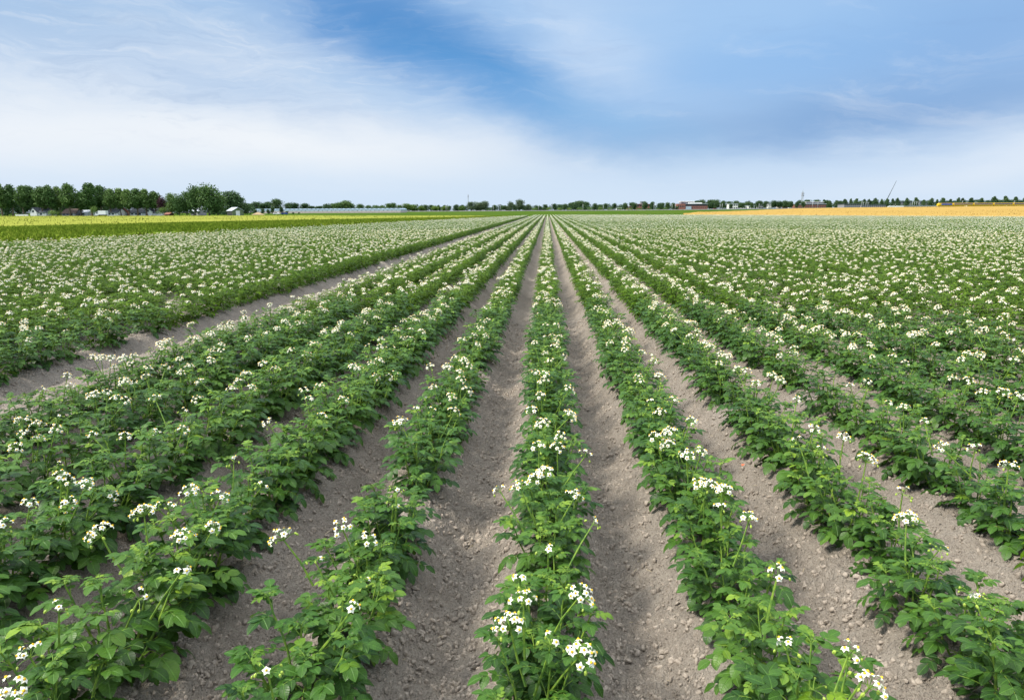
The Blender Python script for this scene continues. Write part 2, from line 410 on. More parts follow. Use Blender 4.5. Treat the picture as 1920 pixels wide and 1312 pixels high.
# ------------------------------------------------------------------ potato plant materials
def leaf_material(name, dark, light, young, trans=0.16, spec=0.3):
    m = bpy.data.materials.new(name); m.use_nodes = True; t = NT(m.node_tree); b = t.n['Principled BSDF']; out = t.n['Material Output']
    at = t.new('ShaderNodeAttribute'); at.attribute_name = 'lc'
    s = t.new('ShaderNodeSeparateXYZ'); t.link(at.outputs['Vector'], s.inputs[0])
    side, along, tint = s.outputs
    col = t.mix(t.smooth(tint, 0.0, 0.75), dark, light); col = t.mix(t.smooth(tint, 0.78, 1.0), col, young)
    oi = t.new('ShaderNodeObjectInfo'); hv = t.new('ShaderNodeHueSaturation'); t.link(col, hv.inputs['Color'])
    t.put(hv.inputs['Value'], t.smooth(oi.outputs['Random'], 0, 1, 0.85, 1.18)); t.put(hv.inputs['Hue'], t.smooth(oi.outputs['Random'], 0, 1, 0.508, 0.492))
    col = hv.outputs[0]
    aside = t.math('ABSOLUTE', side)
    rib = t.smooth(aside, 0.03, 0.13, 1.0, 0.0)
    ph = t.math('FRACT', t.math('MULTIPLY', t.math('SUBTRACT', along, t.math('MULTIPLY', aside, 0.22)), 6.0))
    vein = t.math('MULTIPLY', t.smooth(t.math('ABSOLUTE', t.math('SUBTRACT', ph, 0.5)), 0.0, 0.14, 1.0, 0.0), t.smooth(aside, 0.6, 1.0, 1.0, 0.2))
    v = t.math('MAXIMUM', rib, t.math('MULTIPLY', vein, 0.45))
    col = t.mix(t.math('MULTIPLY', v, 0.38), col, tuple(min(1, c * 2.2 + 0.02) for c in light))
    tc = t.new('ShaderNodeTexCoord'); nz = t.noise(tc.outputs['Object'], 60, 3, 0.6)
    col = t.mix(t.math('MULTIPLY', t.smooth(nz, 0.4, 0.7), 0.25), col, dark)
    t.link(col, b.inputs['Base Color']); b.inputs['Roughness'].default_value = 0.40; b.inputs['Specular IOR Level'].default_value = spec
    bp = t.new('ShaderNodeBump'); bp.inputs['Strength'].default_value = 0.5; bp.inputs['Distance'].default_value = 0.003
    h = t.math('ADD', t.math('MULTIPLY', v, -1.0), t.math('MULTIPLY', nz, 0.8)); t.link(h, bp.inputs['Height']); t.link(bp.outputs[0], b.inputs['Normal'])
    tr = t.new('ShaderNodeBsdfTranslucent'); t.link(t.mix(0.5, col, tuple(min(1, c * 1.6) for c in young)), tr.inputs[0])
    ms = t.new('ShaderNodeMixShader'); ms.inputs[0].default_value = trans
    t.link(b.outputs[0], ms.inputs[1]); t.link(tr.outputs[0], ms.inputs[2]); t.link(ms.outputs[0], out.inputs[0])
    return m
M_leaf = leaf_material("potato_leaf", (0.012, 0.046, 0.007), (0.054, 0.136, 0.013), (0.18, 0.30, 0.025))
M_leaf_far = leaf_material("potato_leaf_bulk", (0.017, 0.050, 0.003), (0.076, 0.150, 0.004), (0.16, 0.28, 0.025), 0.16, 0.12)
M_stem = material("potato_stem", (0.22, 0.34, 0.04), 0.55, 0.2, 40, alt=(0.09, 0.19, 0.035))
M_petal = material("potato_petal", (0.88, 0.88, 0.76), 0.55, 0.03, 60, alt=(0.84, 0.84, 0.70))
M_anther = material("potato_anther", (0.85, 0.52, 0.03), 0.5, 0.1, 60)
M_bud = material("potato_bud", (0.34, 0.46, 0.07), 0.5, 0.15, 60)
PM = [M_leaf, M_stem, M_petal, M_anther, M_bud]
PMF = [M_leaf_far, M_stem, M_petal, M_anther, M_bud]

# leaflet template: side s, along t
def leaflet_template(lod):
    if lod == 0:
        ts = (0.08, 0.27, 0.50, 0.72, 0.90); ws = (0.52, 0.93, 1.0, 0.78, 0.38)
    elif lod == 1:
        ts = (0.32, 0.68); ws = (0.95, 0.75)
    else:
        ts = (0.45,); ws = (1.0,)
    P = [(0, 0)]
    for t_, w_ in zip(ts, ws): P += [(-w_, t_), (0, t_), (w_, t_)]
    P.append((0, 1)); n = len(P) - 1
    F = [(0, 2, 1), (0, 3, 2)]
    for k in range(len(ts) - 1):
        a = 1 + 3 * k; F += [(a, a + 1, a + 4, a + 3), (a + 1, a + 2, a + 5, a + 4)]
    a = n - 3; F += [(a, a + 1, n), (a + 1, a + 2, n)]
    return P, F
LT = [leaflet_template(i) for i in range(3)]

def add_leaflet(mb, base, d, up, L, W, lod, tint, rnd, droop=0.25, fold=0.15):
    d = d.normalized(); side = d.cross(up).normalized(); nrm = side.cross(d).normalized()
    P, F = LT[lod]; vs = []; at = []
    tw = rnd.uniform(-0.15, 0.15)
    for s, t_ in P:
        p = base + d * (L * (t_ - 0.12 * t_ * t_)) + side * (s * W * 0.5) + nrm * (abs(s) * W * fold * 0.5 - droop * L * t_ * t_ + s * tw * W * 0.5)
        if lod == 0 and s != 0: p += nrm * (0.018 * L * math.sin(t_ * 14 + s * 2))
        vs.append(p); at.append((s, t_, tint))
    mb.add(vs, F, 0, at)

def add_leaf(mb, base, az, pitch, length, size, lod, tint, rnd):
    """compound leaf: arching rachis with pairs of leaflets and a larger end leaflet"""
    npt = 6 if lod == 0 else 4
    pts = [base.copy()]; p = base.copy(); pi_ = pitch; dirs = []
    bend = rnd.uniform(0.9, 1.5)
    for k in range(npt):
        d = Vector((math.cos(az) * math.cos(pi_), math.sin(az) * math.cos(pi_), math.sin(pi_)))
        dirs.append(d); p = p + d * (length / npt); pts.append(p.copy()); pi_ -= bend / npt; az += rnd.uniform(-0.06, 0.06)
    if lod < 2: mb.tube(pts, [0.0022 * (1 - 0.6 * i / npt) for i in range(npt + 1)], 3, 1, tint)
    def at(f):
        x = f * npt; i = min(int(x), npt - 1); return pts[i].lerp(pts[i + 1], x - i), dirs[i]
    dE = dirs[-1]; upv = Vector((0, 0, 1))
    upE = (upv - dE * upv.dot(dE)).normalized()
    add_leaflet(mb, pts[-1], dE, upE, size * 1.08, size * 0.70, lod, tint, rnd, rnd.uniform(0.15, 0.4))
    pairs = ((0.84, 0.92), (0.58, 0.78), (0.32, 0.5)) if lod < 2 else ((0.75, 1.05), (0.4, 0.8))
    for f, sc in pairs:
        q, dd = at(f); up = (upv - dd * upv.dot(dd)).normalized(); sd_ = dd.cross(up).normalized()
        for sg in (-1, 1):
            if f < 0.5 and rnd.random() < 0.3: continue
            an = rnd.uniform(0.75, 1.15); dl = dd * math.cos(an) + sd_ * (sg * math.sin(an)) + up * rnd.uniform(-0.15, 0.2)
            L = size * sc * rnd.uniform(0.85, 1.12); add_leaflet(mb, q, dl, up, L, L * 0.64, lod, min(1, max(0, tint + rnd.uniform(-.12, .12))), rnd, rnd.uniform(0.1, 0.38))

def make_plant(seed, lod, stem_mb, leaf_mb, spread=0.19, height=0.38):
    """returns tips of the stems, where flower stalks may rise"""
    rnd = random.Random(seed); tips = []
    ns = rnd.choice((5, 6, 6, 7)) if lod < 2 else 5
    for s in range(ns):
        a = 2 * math.pi * s / ns + rnd.uniform(-0.5, 0.5); out = spread * (rnd.uniform(0.35, 0.95) if s else 0.15); h = height * rnd.uniform(0.72, 1.08)
        b = Vector((math.cos(a) * 0.03, math.sin(a) * 0.03, -0.02)); n = 6; pts = []
        for k in range(n + 1):
            f = k / n; r = 0.03 + out * f ** 0.8
            pts.append(Vector((math.cos(a + 0.2 * f) * r + rnd.uniform(-.006, .006), math.sin(a + 0.2 * f) * r + rnd.uniform(-.006, .006), -0.02 + h * f)))
        if lod < 2: stem_mb.tube(pts, [0.0062 * (1 - 0.5 * k / n) for k in range(n + 1)], 5 if lod == 0 else 3, 1, 0.5)
        tips.append(pts[-1])
        nl = rnd.randint(10, 12) if lod == 0 else (10 if lod == 1 else 7); la = rnd.uniform(0, 6.28)
        for k in range(nl):
            f = 0.10 + 0.90 * (k + 0.5) / nl; x = f * n; i = min(int(x), n - 1); q = pts[i].lerp(pts[i + 1], x - i)
            la += 2.4 + rnd.uniform(-0.35, 0.35)
            # leaves lean outward from the plant
            oa = math.atan2(q.y, q.x); dx = math.cos(la) + 0.9 * math.cos(oa) * (q.xy.length / 0.15); dy = math.sin(la) + 0.9 * math.sin(oa) * (q.xy.length / 0.15)
            az = math.atan2(dy, dx)
            top = f ** 3
            length = (0.155 - 0.095 * top) * rnd.uniform(0.8, 1.15); size = (0.070 - 0.030 * top) * rnd.uniform(0.85, 1.15)
            if lod == 2: size *= 1.5
            pitch = 0.35 + 0.75 * f + rnd.uniform(-0.25, 0.25)
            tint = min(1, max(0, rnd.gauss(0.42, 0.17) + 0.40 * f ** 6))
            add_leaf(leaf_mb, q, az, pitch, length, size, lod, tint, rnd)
        # young leaves at the tip
        for k in range(5 if lod == 0 else 3):
            az = rnd.uniform(0, 6.28); add_leaf(leaf_mb, pts[-1], az, rnd.uniform(0.6, 1.2), 0.045, 0.026 if lod < 2 else 0.045, min(2, lod + 1), rnd.uniform(0.6, 0.97), rnd)
    return tips

def make_cluster(seed, nf, nb, lod, mb, origin=Vector((0, 0, 0)), stalk=0.20):
    """flower head: stalk below, dome of star flowers with yellow centres, some buds"""
    rnd = random.Random(seed)
    lean = Vector((rnd.uniform(-.12, .12), rnd.uniform(-.12, .12), 0))
    top = origin + Vector((0, 0, -0.035)); low = top - Vector((lean.x * stalk * 1.5, lean.y * stalk * 1.5, stalk)); mid_ = (top + low) / 2 + Vector((rnd.uniform(-.006, .006), rnd.uniform(-.006, .006), 0))
    if lod < 2: mb.tube([low, mid_, top], [0.0044, 0.0036, 0.0028], 5 if lod == 0 else 3, 1, 0.6)
    tot = nf + nb; Rr = 0.016 + 0.0080 * math.sqrt(tot)
    for k in range(tot):
        f = (k + 0.5) / tot; ph = k * 2.39996 + rnd.uniform(-.3, .3)
        el = math.pi / 2 - 1.45 * math.sqrt(f) - rnd.uniform(-.1, .15)
        isbud = (k >= nf) if rnd.random() < 0.8 else (k % 5 == 4 and nb > 0)
        if isbud: el = rnd.uniform(-0.5, 0.35)
        d = Vector((math.cos(ph) * math.cos(el), math.sin(ph) * math.cos(el), math.sin(el)))
        p = top + Vector((0, 0, 0.006)) + Vector((d.x, d.y, d.z * 0.85)) * Rr * rnd.uniform(0.85, 1.15)
        if lod == 0: mb.tube([top, top.lerp(p, 0.6) + Vector((0, 0, 0.004)), p], [0.0014, 0.0012, 0.0011], 3, 1, 0.6)
        if isbud:
            r = rnd.uniform(0.0035, 0.0055); dd = Vector((d.x * .4, d.y * .4, -0.8)).normalized()
            mb.tube([p, p + dd * r * 1.0, p + dd * r * 2.2, p + dd * r * 3], [0.001, r, r * 0.8, 0.0006], 5 if lod == 0 else 3, 4)
            continue
        # star corolla facing outward, petals slightly bent back
        n = (d + Vector((rnd.uniform(-.3, .3), rnd.uniform(-.3, .3) - 0.1, 0.25))).normalized(); a = n.cross(Vector((0.2, 0.3, 0.9))).normalized(); b = n.cross(a)
        rt = rnd.uniform(0.0115, 0.0145); rn_ = rt * 0.66; off = rnd.uniform(0, 1.2)
        if lod <= 1:
            vs = [p + n * 0.002]
            for i in range(10):
                an = off + i * math.pi / 5; tip = i % 2 == 0; r = rt if tip else rn_
                vs.append(p + a * math.cos(an) * r + b * math.sin(an) * r - n * ((0.0045 if tip else -0.001) + rnd.uniform(-.001, .001)))
            mb.add(vs, [(0, 1 + i, 1 + (i + 1) % 10) for i in range(10)], 2)
            k_ = 5 if lod == 0 else 3
            mb.tube([p + n * 0.001, p + n * 0.0040, p + n * 0.0066], [0.0045, 0.0038, 0.0010], k_, 3)
        else:
            rt *= 1.0; vs = [p + a * rt, p + b * rt, p - a * rt, p - b * rt]; mb.add(vs, [(0, 1, 2, 3)], 2)
            mb.add([p + n * .004 + a * .004, p + n * .004 + b * .004, p + n * .004 - a * .004 - b * .004], [(0, 1, 2)], 3)

NVAR = 14
FOL = []; STM = []; TIPS = []
for v in range(NVAR):
    sm, lm = MB(), MB()
    TIPS.append(make_plant(100 + v, 0, sm, lm))
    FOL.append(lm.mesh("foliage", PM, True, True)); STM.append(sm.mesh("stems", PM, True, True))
CL = {}
for cls, lst in {'L': ((12, 2), (14, 3), (11, 1), (13, 4)), 'M': ((7, 2), (6, 3), (8, 1), (5, 3)), 'S': ((2, 4), (3, 3), (1, 4), (2, 2)), 'B': ((0, 6), (0, 8))}.items():
    CL[cls] = []
    for k, (nf, nb) in enumerate(lst):
        mb = MB(); make_cluster(hash(cls) % 7 * 0 + ord(cls) * 10 + k, nf, nb, 0, mb); CL[cls].append(mb.mesh("flower_cluster" if nf else "bud_cluster", PM, False, True))

# ------------------------------------------------------------------ where the plants stand
prs = random.Random(21)
slots = []                                   # (row, x, y, size)
for r in range(-36, 128):
    if r == BARE: continue
    y = 1.30 + prs.uniform(0, 0.3)
    while y < 201:
        x = r * ROW - (0.18 if r < BARE else 0) + (0.04 if r == -5 else 0)
        sp = 0.31 if y < 60 else 0.36
        if prs.random() > (0.02 if r > -7 else 0.05):
            slots.append((r, x + prs.gauss(0, 0.022), y))
        y += sp * prs.uniform(0.8, 1.22)
SA = np.array([(s[1], s[2]) for s in slots]); inp = inside(FIELD, SA[:, 0], SA[:, 1])
# keep only what the frame can see, with a margin to each side
vis = (SA[:, 0] < 0.92 * SA[:, 1] + 2.2) & (SA[:, 0] > -1.0 * SA[:, 1] - 2.2)
slots = [s for s, a, b in zip(slots, inp, vis) if a and b]
def proj(x, y, z):
    v = CM.transposed() @ (Vector((x, y, z)) - Vector((0, 0, CAM_Z))); return (960 + 1280 * v.x / -v.z, 656 - 1280 * v.y / -v.z, -v.z)
def in_frame(s, m=45):
    p = proj(s[1], s[2], 0.22); return -m * 2 < p[0] < 1920 + m * 2 and p[1] < 1312 + 110
GAPS = [(768, 922, 24), (1512, 735, 15), (222, 858, 24), (425, 845, 24), (60, 1120, 36), (300, 740, 12), (560, 700, 10), (1840, 690, 12), (180, 600, 12), (1300, 560, 7), (380, 690, 10), (1745, 820, 22), (1000, 1060, 0), (905, 590, 10), (320, 560, 14)]
def in_gap(s):
    p = proj(s[1], s[2], 0.10); return any(abs(p[0] - a) < w * 1.6 and abs(p[1] - b_) < w for a, b_, w in GAPS)
slots = [s for s in slots if not in_gap(s)]
slots.sort(key=lambda s: math.hypot(s[1], s[2]))
near = [s for s in slots if in_frame(s)][:300]
nset = set(id(s) for s in near)
far = [s for s in slots if id(s) not in nset]

# flower heads read from the photograph: place on the picture, class (L large, M medium, S few flowers, B buds only)
HEADS = """949,1160,L 978,1112,M 1093,1108,L 1097,1220,L 970,1073,S 1028,1022,S 1020,878,L 1003,890,L 972,903,M 930,910,S 1083,922,M 1120,970,S 1037,1190,S
1073,775,L 1015,790,L 1012,737,M 1053,813,M 1047,833,M 1102,845,S 1008,830,M 1020,710,L 1003,695,M 1033,673,M 1042,645,M 1000,640,M 995,763,M 1070,725,M 1023,697,M
523,997,L 640,980,M 690,1003,M 669,1130,S 748,785,L 805,683,M 838,684,L 862,693,M 880,682,M 867,708,M 812,722,M 880,729,M 848,740,M 855,767,M 780,760,S 797,740,B 812,762,S
586,1038,B 680,1078,B 500,1240,B 745,905,B 740,935,B
50,1215,M 15,1290,M 110,1128,S 268,1110,S 350,1060,S 265,952,L 345,1000,L 355,915,L 415,923,M 178,993,L 405,983,M 320,940,S 288,945,S 127,940,M 60,937,M 113,885,M 127,897,M 162,900,M 210,920,M 495,905,S 8,975,M 438,855,S 500,788,M 607,775,S 645,745,M
285,810,L 347,800,M 233,812,M 28,835,M 75,817,M 43,807,M 108,800,M 72,790,M 40,783,M 167,812,S 175,737,L 200,732,M 220,742,M 240,747,M 288,743,M 366,745,M 348,765,S 337,695,M 312,685,M 272,703,M 230,712,L 253,715,M 358,683,M 397,672,L 335,670,M 215,685,M 275,687,M 372,712,M 447,710,M 433,725,M 473,722,M 460,697,L
567,728,M 578,742,S 597,720,M 577,663,M 545,653,M 582,670,S 518,688,M 492,678,M 126,700,M 132,720,S 172,665,M 188,668,L 207,667,M 83,725,S
1329,903,L 1311,899,M 1357,911,L 1315,841,M 1405,962,M 1349,940,S 1460,1061,S 1470,1196,S 1598,1208,S 1626,1260,S 1643,1274,M 1628,855,L 1585,814,M 1491,819,S 1540,837,S 1696,913,S 1698,964,L 1762,832,M 1827,833,S 1889,866,M 1525,1275,B 1820,1110,B 1765,1020,B
1301,784,M 1285,847,M 1525,798,M 1627,712,M 1592,718,S 1667,750,S 1694,758,M 1732,784,S 1452,701,L 1467,710,L 1417,714,M 1495,743,S 1787,705,M 1820,710,M 1843,730,M 1885,733,L 1911,738,M 1841,665,M 1904,670,M 1364,665,L 1348,678,M 1381,687,M 1399,691,M 1445,624,L 1429,614,M 1462,638,M 1487,649,M
1173,620,M 1176,632,M 1175,644,M 1171,652,M 1142,640,M 1205,657,M 1227,673,M 1240,703,L 1195,703,M 1197,712,S 1263,745,M 1237,767,M 1218,747,S 1253,805,L 1225,813,M 1248,828,L
697,678,M 660,683,M 675,688,M 708,703,M 713,672,M 732,703,M 742,697,S 715,633,M 742,617,M 740,648,S 755,632,M 772,632,M 888,625,M 897,643,M 912,627,M 865,634,M""".split()
plants = []
for k, (r, x, y) in enumerate(near):
    pr = random.Random(k * 7 + 1)
    sc = pr.uniform(0.84, 1.04) * (1.02 if -4 <= r <= -2 else 1.0) * (0.89 if r >= -1 else 1.0) * (0.86 if r == -5 else 1.0)
    plants.append(dict(r=r, x=x, y=y, sc=sc, v=pr.randrange(NVAR), rz=pr.uniform(0, 6.28), heads=[], z=float(surf_z(x, y)) - 0.005))
for h in HEADS:
    a, b_, c = h.split(','); a, b_ = float(a), float(b_); best = None
    for z in (0.40, 0.37, 0.43, 0.34, 0.46):
        p = on_z(a, b_, z); r = round(p.x / ROW); off = abs(p.x - r * ROW) + (0.1 if r == BARE else 0)
        q = min(plants, key=lambda q: (q['x'] - p.x) ** 2 * 1.5 + (q['y'] - p.y) ** 2); dd = math.hypot(q['x'] - p.x, q['y'] - p.y)
        cost = dd + abs(z - 0.40) * 0.8
        if best is None or cost < best[0]: best = (cost, p, q, dd)
    if best[3] < 0.36: best[2]['heads'].append((best[1], c, True))
for k, q in enumerate(plants):
    pr = random.Random(k + 900); d = math.hypot(q['x'], q['y'])
    fromp = len(q['heads'])
    listed = proj(q['x'], q['y'], 0.44)[1] > 660
    n = 0 if listed else max(0, pr.choice((1, 2, 3, 3)) - fromp)
    if listed and fromp == 0 and pr.random() < 0.25: n = 1
    tips = TIPS[q['v']][:]; pr.shuffle(tips)
    for tp in tips[:n]:
        w = Matrix.Rotation(q['rz'], 3, 'Z') @ (tp * q['sc'])
        p = Vector((q['x'] + w.x, q['y'] + w.y, q['z'] + w.z + pr.uniform(0.05, 0.10)))
        q['heads'].append((p, 'B' if listed else pr.choice('LLMMSB'), False))

def lean_to(p, q, pr):
    """tilt a flower head so that its stalk runs down into its own plant"""
    d = p - Vector((q['x'], q['y'], q['z'] + 0.12)); up = Vector((0, 0, 1)); m = up.rotation_difference(d)
    a = min(m.angle, 0.6) + pr.uniform(-.08, .08); ax = m.axis if m.angle > 1e-3 else Vector((1, 0, 0))
    return (Matrix.Rotation(a, 3, ax) @ Matrix.Rotation(pr.uniform(0, 6.28), 3, 'Z')).to_euler()
rows = {}
for q in plants: rows.setdefault(q['r'], []).append(q)
for r, qs in rows.items():
    qs.sort(key=lambda q: q['y'])
    for i, q in enumerate(qs): q['n'] = i + 1
for q in plants:
    nfl = sum(1 for h in q['heads'] if h[1] != 'B')
    what = "without open flowers" if nfl == 0 else "with %s white flower %s" % (ONES[nfl] if nfl < 13 else 'many', 'head' if nfl == 1 else 'heads')
    r = q['r']; rn = "the centre row" if r == 0 else "the %s row %s of centre" % (ordinal(abs(r)), 'left' if r < 0 else 'right')
    lab = "potato plant %s, %s nearest in %s" % (what, ordinal(q['n']), rn)
    e = empty("potato_plant", (q['x'], q['y'], q['z']), 0, lab, "potato plant", "potato plants in the nearer parts of the rows")
    link("stems", STM[q['v']], e, (0, 0, 0), (0, 0, q['rz']), q['sc'])
    link("foliage", FOL[q['v']], e, (0, 0, 0), (0, 0, q['rz']), q['sc'])
    pr = random.Random(int(q['x'] * 1000) + int(q['y'] * 777))
    for p, c, _ in q['heads']:
        me = pr.choice(CL[c]); o = link("bud_cluster" if c == 'B' else "flower_cluster", me, e, p - Vector((q['x'], q['y'], q['z'])), lean_to(p, q, pr), pr.uniform(0.9, 1.1) * (0.85 if c == 'B' else 1))

# the rest of the crop, one object of instanced plants
def far_crop():
    protos = []
    for v in range(10):          # middle distance
        mb = MB(); tips = make_plant(300 + v, 1, mb, mb); pr = random.Random(v); pr.shuffle(tips)
        for j, tp in enumerate(tips[:(1, 1, 2, 2, 2, 3, 3, 3, 4, 4)[v]]):
            nf = pr.choice((6, 9, 12, 13)); make_cluster(v * 10 + j, nf, 2, 1, mb, tp + Vector((0, 0, pr.uniform(0.06, 0.11))), 0.11)
        protos.append(("plant", mb.mesh("plant", PMF, True, True)))
    for v in range(8):           # far
        mb = MB(); tips = make_plant(400 + v, 2, mb, mb); pr = random.Random(50 + v); pr.shuffle(tips)
        for j, tp in enumerate(tips[:(0, 1, 2, 2, 3, 3, 4, 4)[v]]):
            make_cluster(v * 10 + j, pr.choice((5, 7, 8)), 0, 2, mb, tp + Vector((0, 0, pr.uniform(0.06, 0.11))), 0.1)
        protos.append(("plant", mb.mesh("plant", PMF, True, True)))
    A = np.array([(s[1], s[2], s[0]) for s in far]); n = len(A); rs = np.random.RandomState(9)
    d = np.hypot(A[:, 0], A[:, 1]); q = np.clip(0.56 + 0.7 * vnoise(A[:, 0], A[:, 1], 61, 0.35) + 0.5 * vnoise(A[:, 0], A[:, 1], 62, 0.06) + 0.62 * (rs.rand(n) - 0.5) + 0.34 * sstep(d, 45, 110), 0, 0.999); idx = np.where(d < 48, (q * 10).astype(int), 10 + (q * 8).astype(int))
    s = rs.uniform(0.80, 1.04, n) * np.where((A[:, 2] <= -2) & (A[:, 2] >= -4), 1.02, 1.0) * np.where(A[:, 2] == -5, 0.9, 1.0) * np.where(A[:, 2] < -6, 1.05, 1.0)
    z = surf_z(A[:, 0], A[:, 1]) - 0.01
    rot = np.zeros((n, 3)); rot[:, 2] = rs.rand(n) * 6.28
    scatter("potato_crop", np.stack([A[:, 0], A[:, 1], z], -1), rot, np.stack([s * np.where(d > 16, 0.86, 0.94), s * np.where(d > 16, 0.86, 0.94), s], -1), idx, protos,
            "dark green flowering potato plants filling the rows out to the far edge of the field", "potato crop")
    print("potato plants: near", len(near), "far", n)
far_crop()

# ------------------------------------------------------------------ cereal fields beside and beyond
def poly_sheet(name, poly, zoff, mat, label, skirt=0.75, step=2.5, kind='stuff', blades=0, bl_h=0.24, seed=1, amp=0.06, ymax_b=1e9):
    xs = [p[0] for p in poly]; ys = [p[1] for p in poly]
    # triangulated fan over a grid clipped to the outline
    gx = np.arange(min(xs), max(xs) + step, step); gy = np.arange(min(ys), max(ys) + step, step)
    X, Y = np.meshgrid(gx, gy); Z = gz(X, Y) + zoff + amp * vnoise(X, Y, seed, 0.31) * 2 + amp * vnoise(X, Y, seed + 1, 0.05) * 3
    nx = len(gx); i = (np.arange(len(gy) - 1)[:, None] * nx + np.arange(nx - 1)[None]).ravel()
    cx = X.ravel()[i] + step / 2; cy = Y.ravel()[i] + step / 2; i = i[inside(poly, cx, cy)]
    V = np.stack([X, Y, Z], -1).reshape(-1, 3); F = np.stack([i, i + 1, i + nx + 1, i + nx], -1)
    used = np.unique(F); mp = np.zeros(len(V), np.int64); mp[used] = np.arange(len(used)); V = V[used]; F = mp[F]
    # skirts on the outline
    ed = {}
    for f in F:
        for a, b_ in ((f[0], f[1]), (f[1], f[2]), (f[2], f[3]), (f[3], f[0])):
            ed[(a, b_)] = 1
    sk = [(a, b_) for (a, b_) in ed if (b_, a) not in ed]
    base = len(V); VV = [V]; FF = [F]; k = 0; sv = []; sf = []
    for a, b_ in sk:
        sv += [V[a] - (0, 0, skirt), V[b_] - (0, 0, skirt)]; sf.append((b_, a, base + k, base + k + 1)); k += 2
    V = np.concatenate([V, np.array(sv)]); F = np.concatenate([F, np.array(sf)])
    if blades:
        rs = np.random.RandomState(seed); n = blades * 3
        bx = rs.uniform(min(xs), max(xs), n); by = min(ys) + (min(max(ys), ymax_b) - min(ys)) * rs.rand(n) ** 1.6
        ok = inside(poly, bx, by); bx = bx[ok][:blades]; by = by[ok][:blades]; n = len(bx)
        bz = gz(bx, by) + zoff - 0.1; w = rs.uniform(0.02, 0.07, n) * (1 + by / 120); an = rs.uniform(0, 3.14, n); h = bl_h * rs.uniform(0.5, 1.2, n)
        dx = np.cos(an) * w; dy = np.sin(an) * w; lx = rs.uniform(-.15, .15, n); ly = rs.uniform(-.15, .15, n)
        P = np.stack([np.stack([bx - dx, by - dy, bz], -1), np.stack([bx + dx, by + dy, bz], -1), np.stack([bx + dx * .3 + lx, by + dy * .3 + ly, bz + h], -1), np.stack([bx - dx * .3 + lx, by - dy * .3 + ly, bz + h], -1)], 1).reshape(-1, 3)
        q = len(V) + np.arange(n)[:, None] * 4 + np.arange(4)[None]
        V = np.concatenate([V, P]); F = np.concatenate([F, q])
    return tag(link(name, np_mesh(name, V, F, mat)), label, name.replace('_', ' '), kind=kind)

def crop_material(name, c1, c2, c3):
    m = bpy.data.materials.new(name); m.use_nodes = True; t = NT(m.node_tree); b = t.n['Principled BSDF']
    tc = t.new('ShaderNodeTexCoord'); o = tc.outputs['Object']
    a = t.noise(o, 0.06, 5, 0.65); c = t.noise(o, 2.2, 5, 0.7)
    col = t.mix(t.smooth(a, 0.35, 0.65), c1, c2); col = t.mix(t.smooth(c, 0.4, 0.72, 0, 0.6), col, c3)
    t.link(col, b.inputs['Base Color']); b.inputs['Roughness'].default_value = 0.9; b.inputs['Specular IOR Level'].default_value = 0.0
    return m
M_green = crop_material("green_wheat", (0.150, 0.215, 0.024), (0.11, 0.185, 0.018), (0.23, 0.24, 0.04))
M_yellow = crop_material("ripening_barley", (0.27, 0.29, 0.055), (0.23, 0.26, 0.045), (0.20, 0.21, 0.045))
M_orange = crop_material("ripe_wheat", (0.42, 0.285, 0.09), (0.37, 0.245, 0.07), (0.31, 0.21, 0.06))
poly_sheet("wheat_field", [(-27.8, 12), (-26.2, 30), (-24.5, 42), (-21.8, 64), (-12.8, 136), (-8, 178), (-10, 182), (-17, 150), (-48, 88), (-53, 65), (-62, 40), (-64, 12)],
           0.55, M_green, "green unripe wheat standing between the potato rows and the yellow barley", step=1.0, blades=110000, seed=3)
poly_sheet("barley_field", [(-53.2, 65), (-48.2, 88.3), (-17.2, 150.3), (-11, 178), (-76, 232), (-250, 318), (-330, 330), (-330, 90), (-64, 40)],
           0.62, M_yellow, "ripening yellow barley running up to the village houses", step=2.5, blades=22000, seed=5)
poly_sheet("ripe_wheat_field", [(42, 190), (75, 112), (99, 64), (420, 64), (900, 850), (560, 800), (250, 690), (93, 430), (47, 240)],
           0.62, M_orange, "golden orange ripe wheat beyond the far edge of the potato rows", step=2.5, blades=22000, seed=7)

# ------------------------------------------------------------------ trees
M_bark = material("tree_bark", (0.16, 0.12, 0.085), 0.9, 0.25, 3)
def crown_mat(name, a, b_):
    m = bpy.data.materials.new(name); m.use_nodes = True; t = NT(m.node_tree); b = t.n['Principled BSDF']; out = t.n['Material Output']
    at = t.new('ShaderNodeAttribute'); at.attribute_name = 'lc'; s = t.new('ShaderNodeSeparateXYZ'); t.link(at.outputs['Vector'], s.inputs[0])
    oi = t.new('ShaderNodeObjectInfo'); col = t.mix(s.outputs[2], a, b_)
    hv = t.new('ShaderNodeHueSaturation'); t.link(col, hv.inputs['Color']); t.put(hv.inputs['Value'], t.smooth(oi.outputs['Random'], 0, 1, 0.8, 1.2)); t.put(hv.inputs['Hue'], t.smooth(oi.outputs['Random'], 0, 1, 0.512, 0.488))
    t.link(hv.outputs[0], b.inputs['Base Color']); b.inputs['Roughness'].default_value = 0.7; b.inputs['Specular IOR Level'].default_value = 0.25
    tr = t.new('ShaderNodeBsdfTranslucent'); t.link(hv.outputs[0], tr.inputs[0]); ms = t.new('ShaderNodeMixShader'); ms.inputs[0].default_value = 0.2
    t.link(b.outputs[0], ms.inputs[1]); t.link(tr.outputs[0], ms.inputs[2]); t.link(ms.outputs[0], out.inputs[0])
    return m
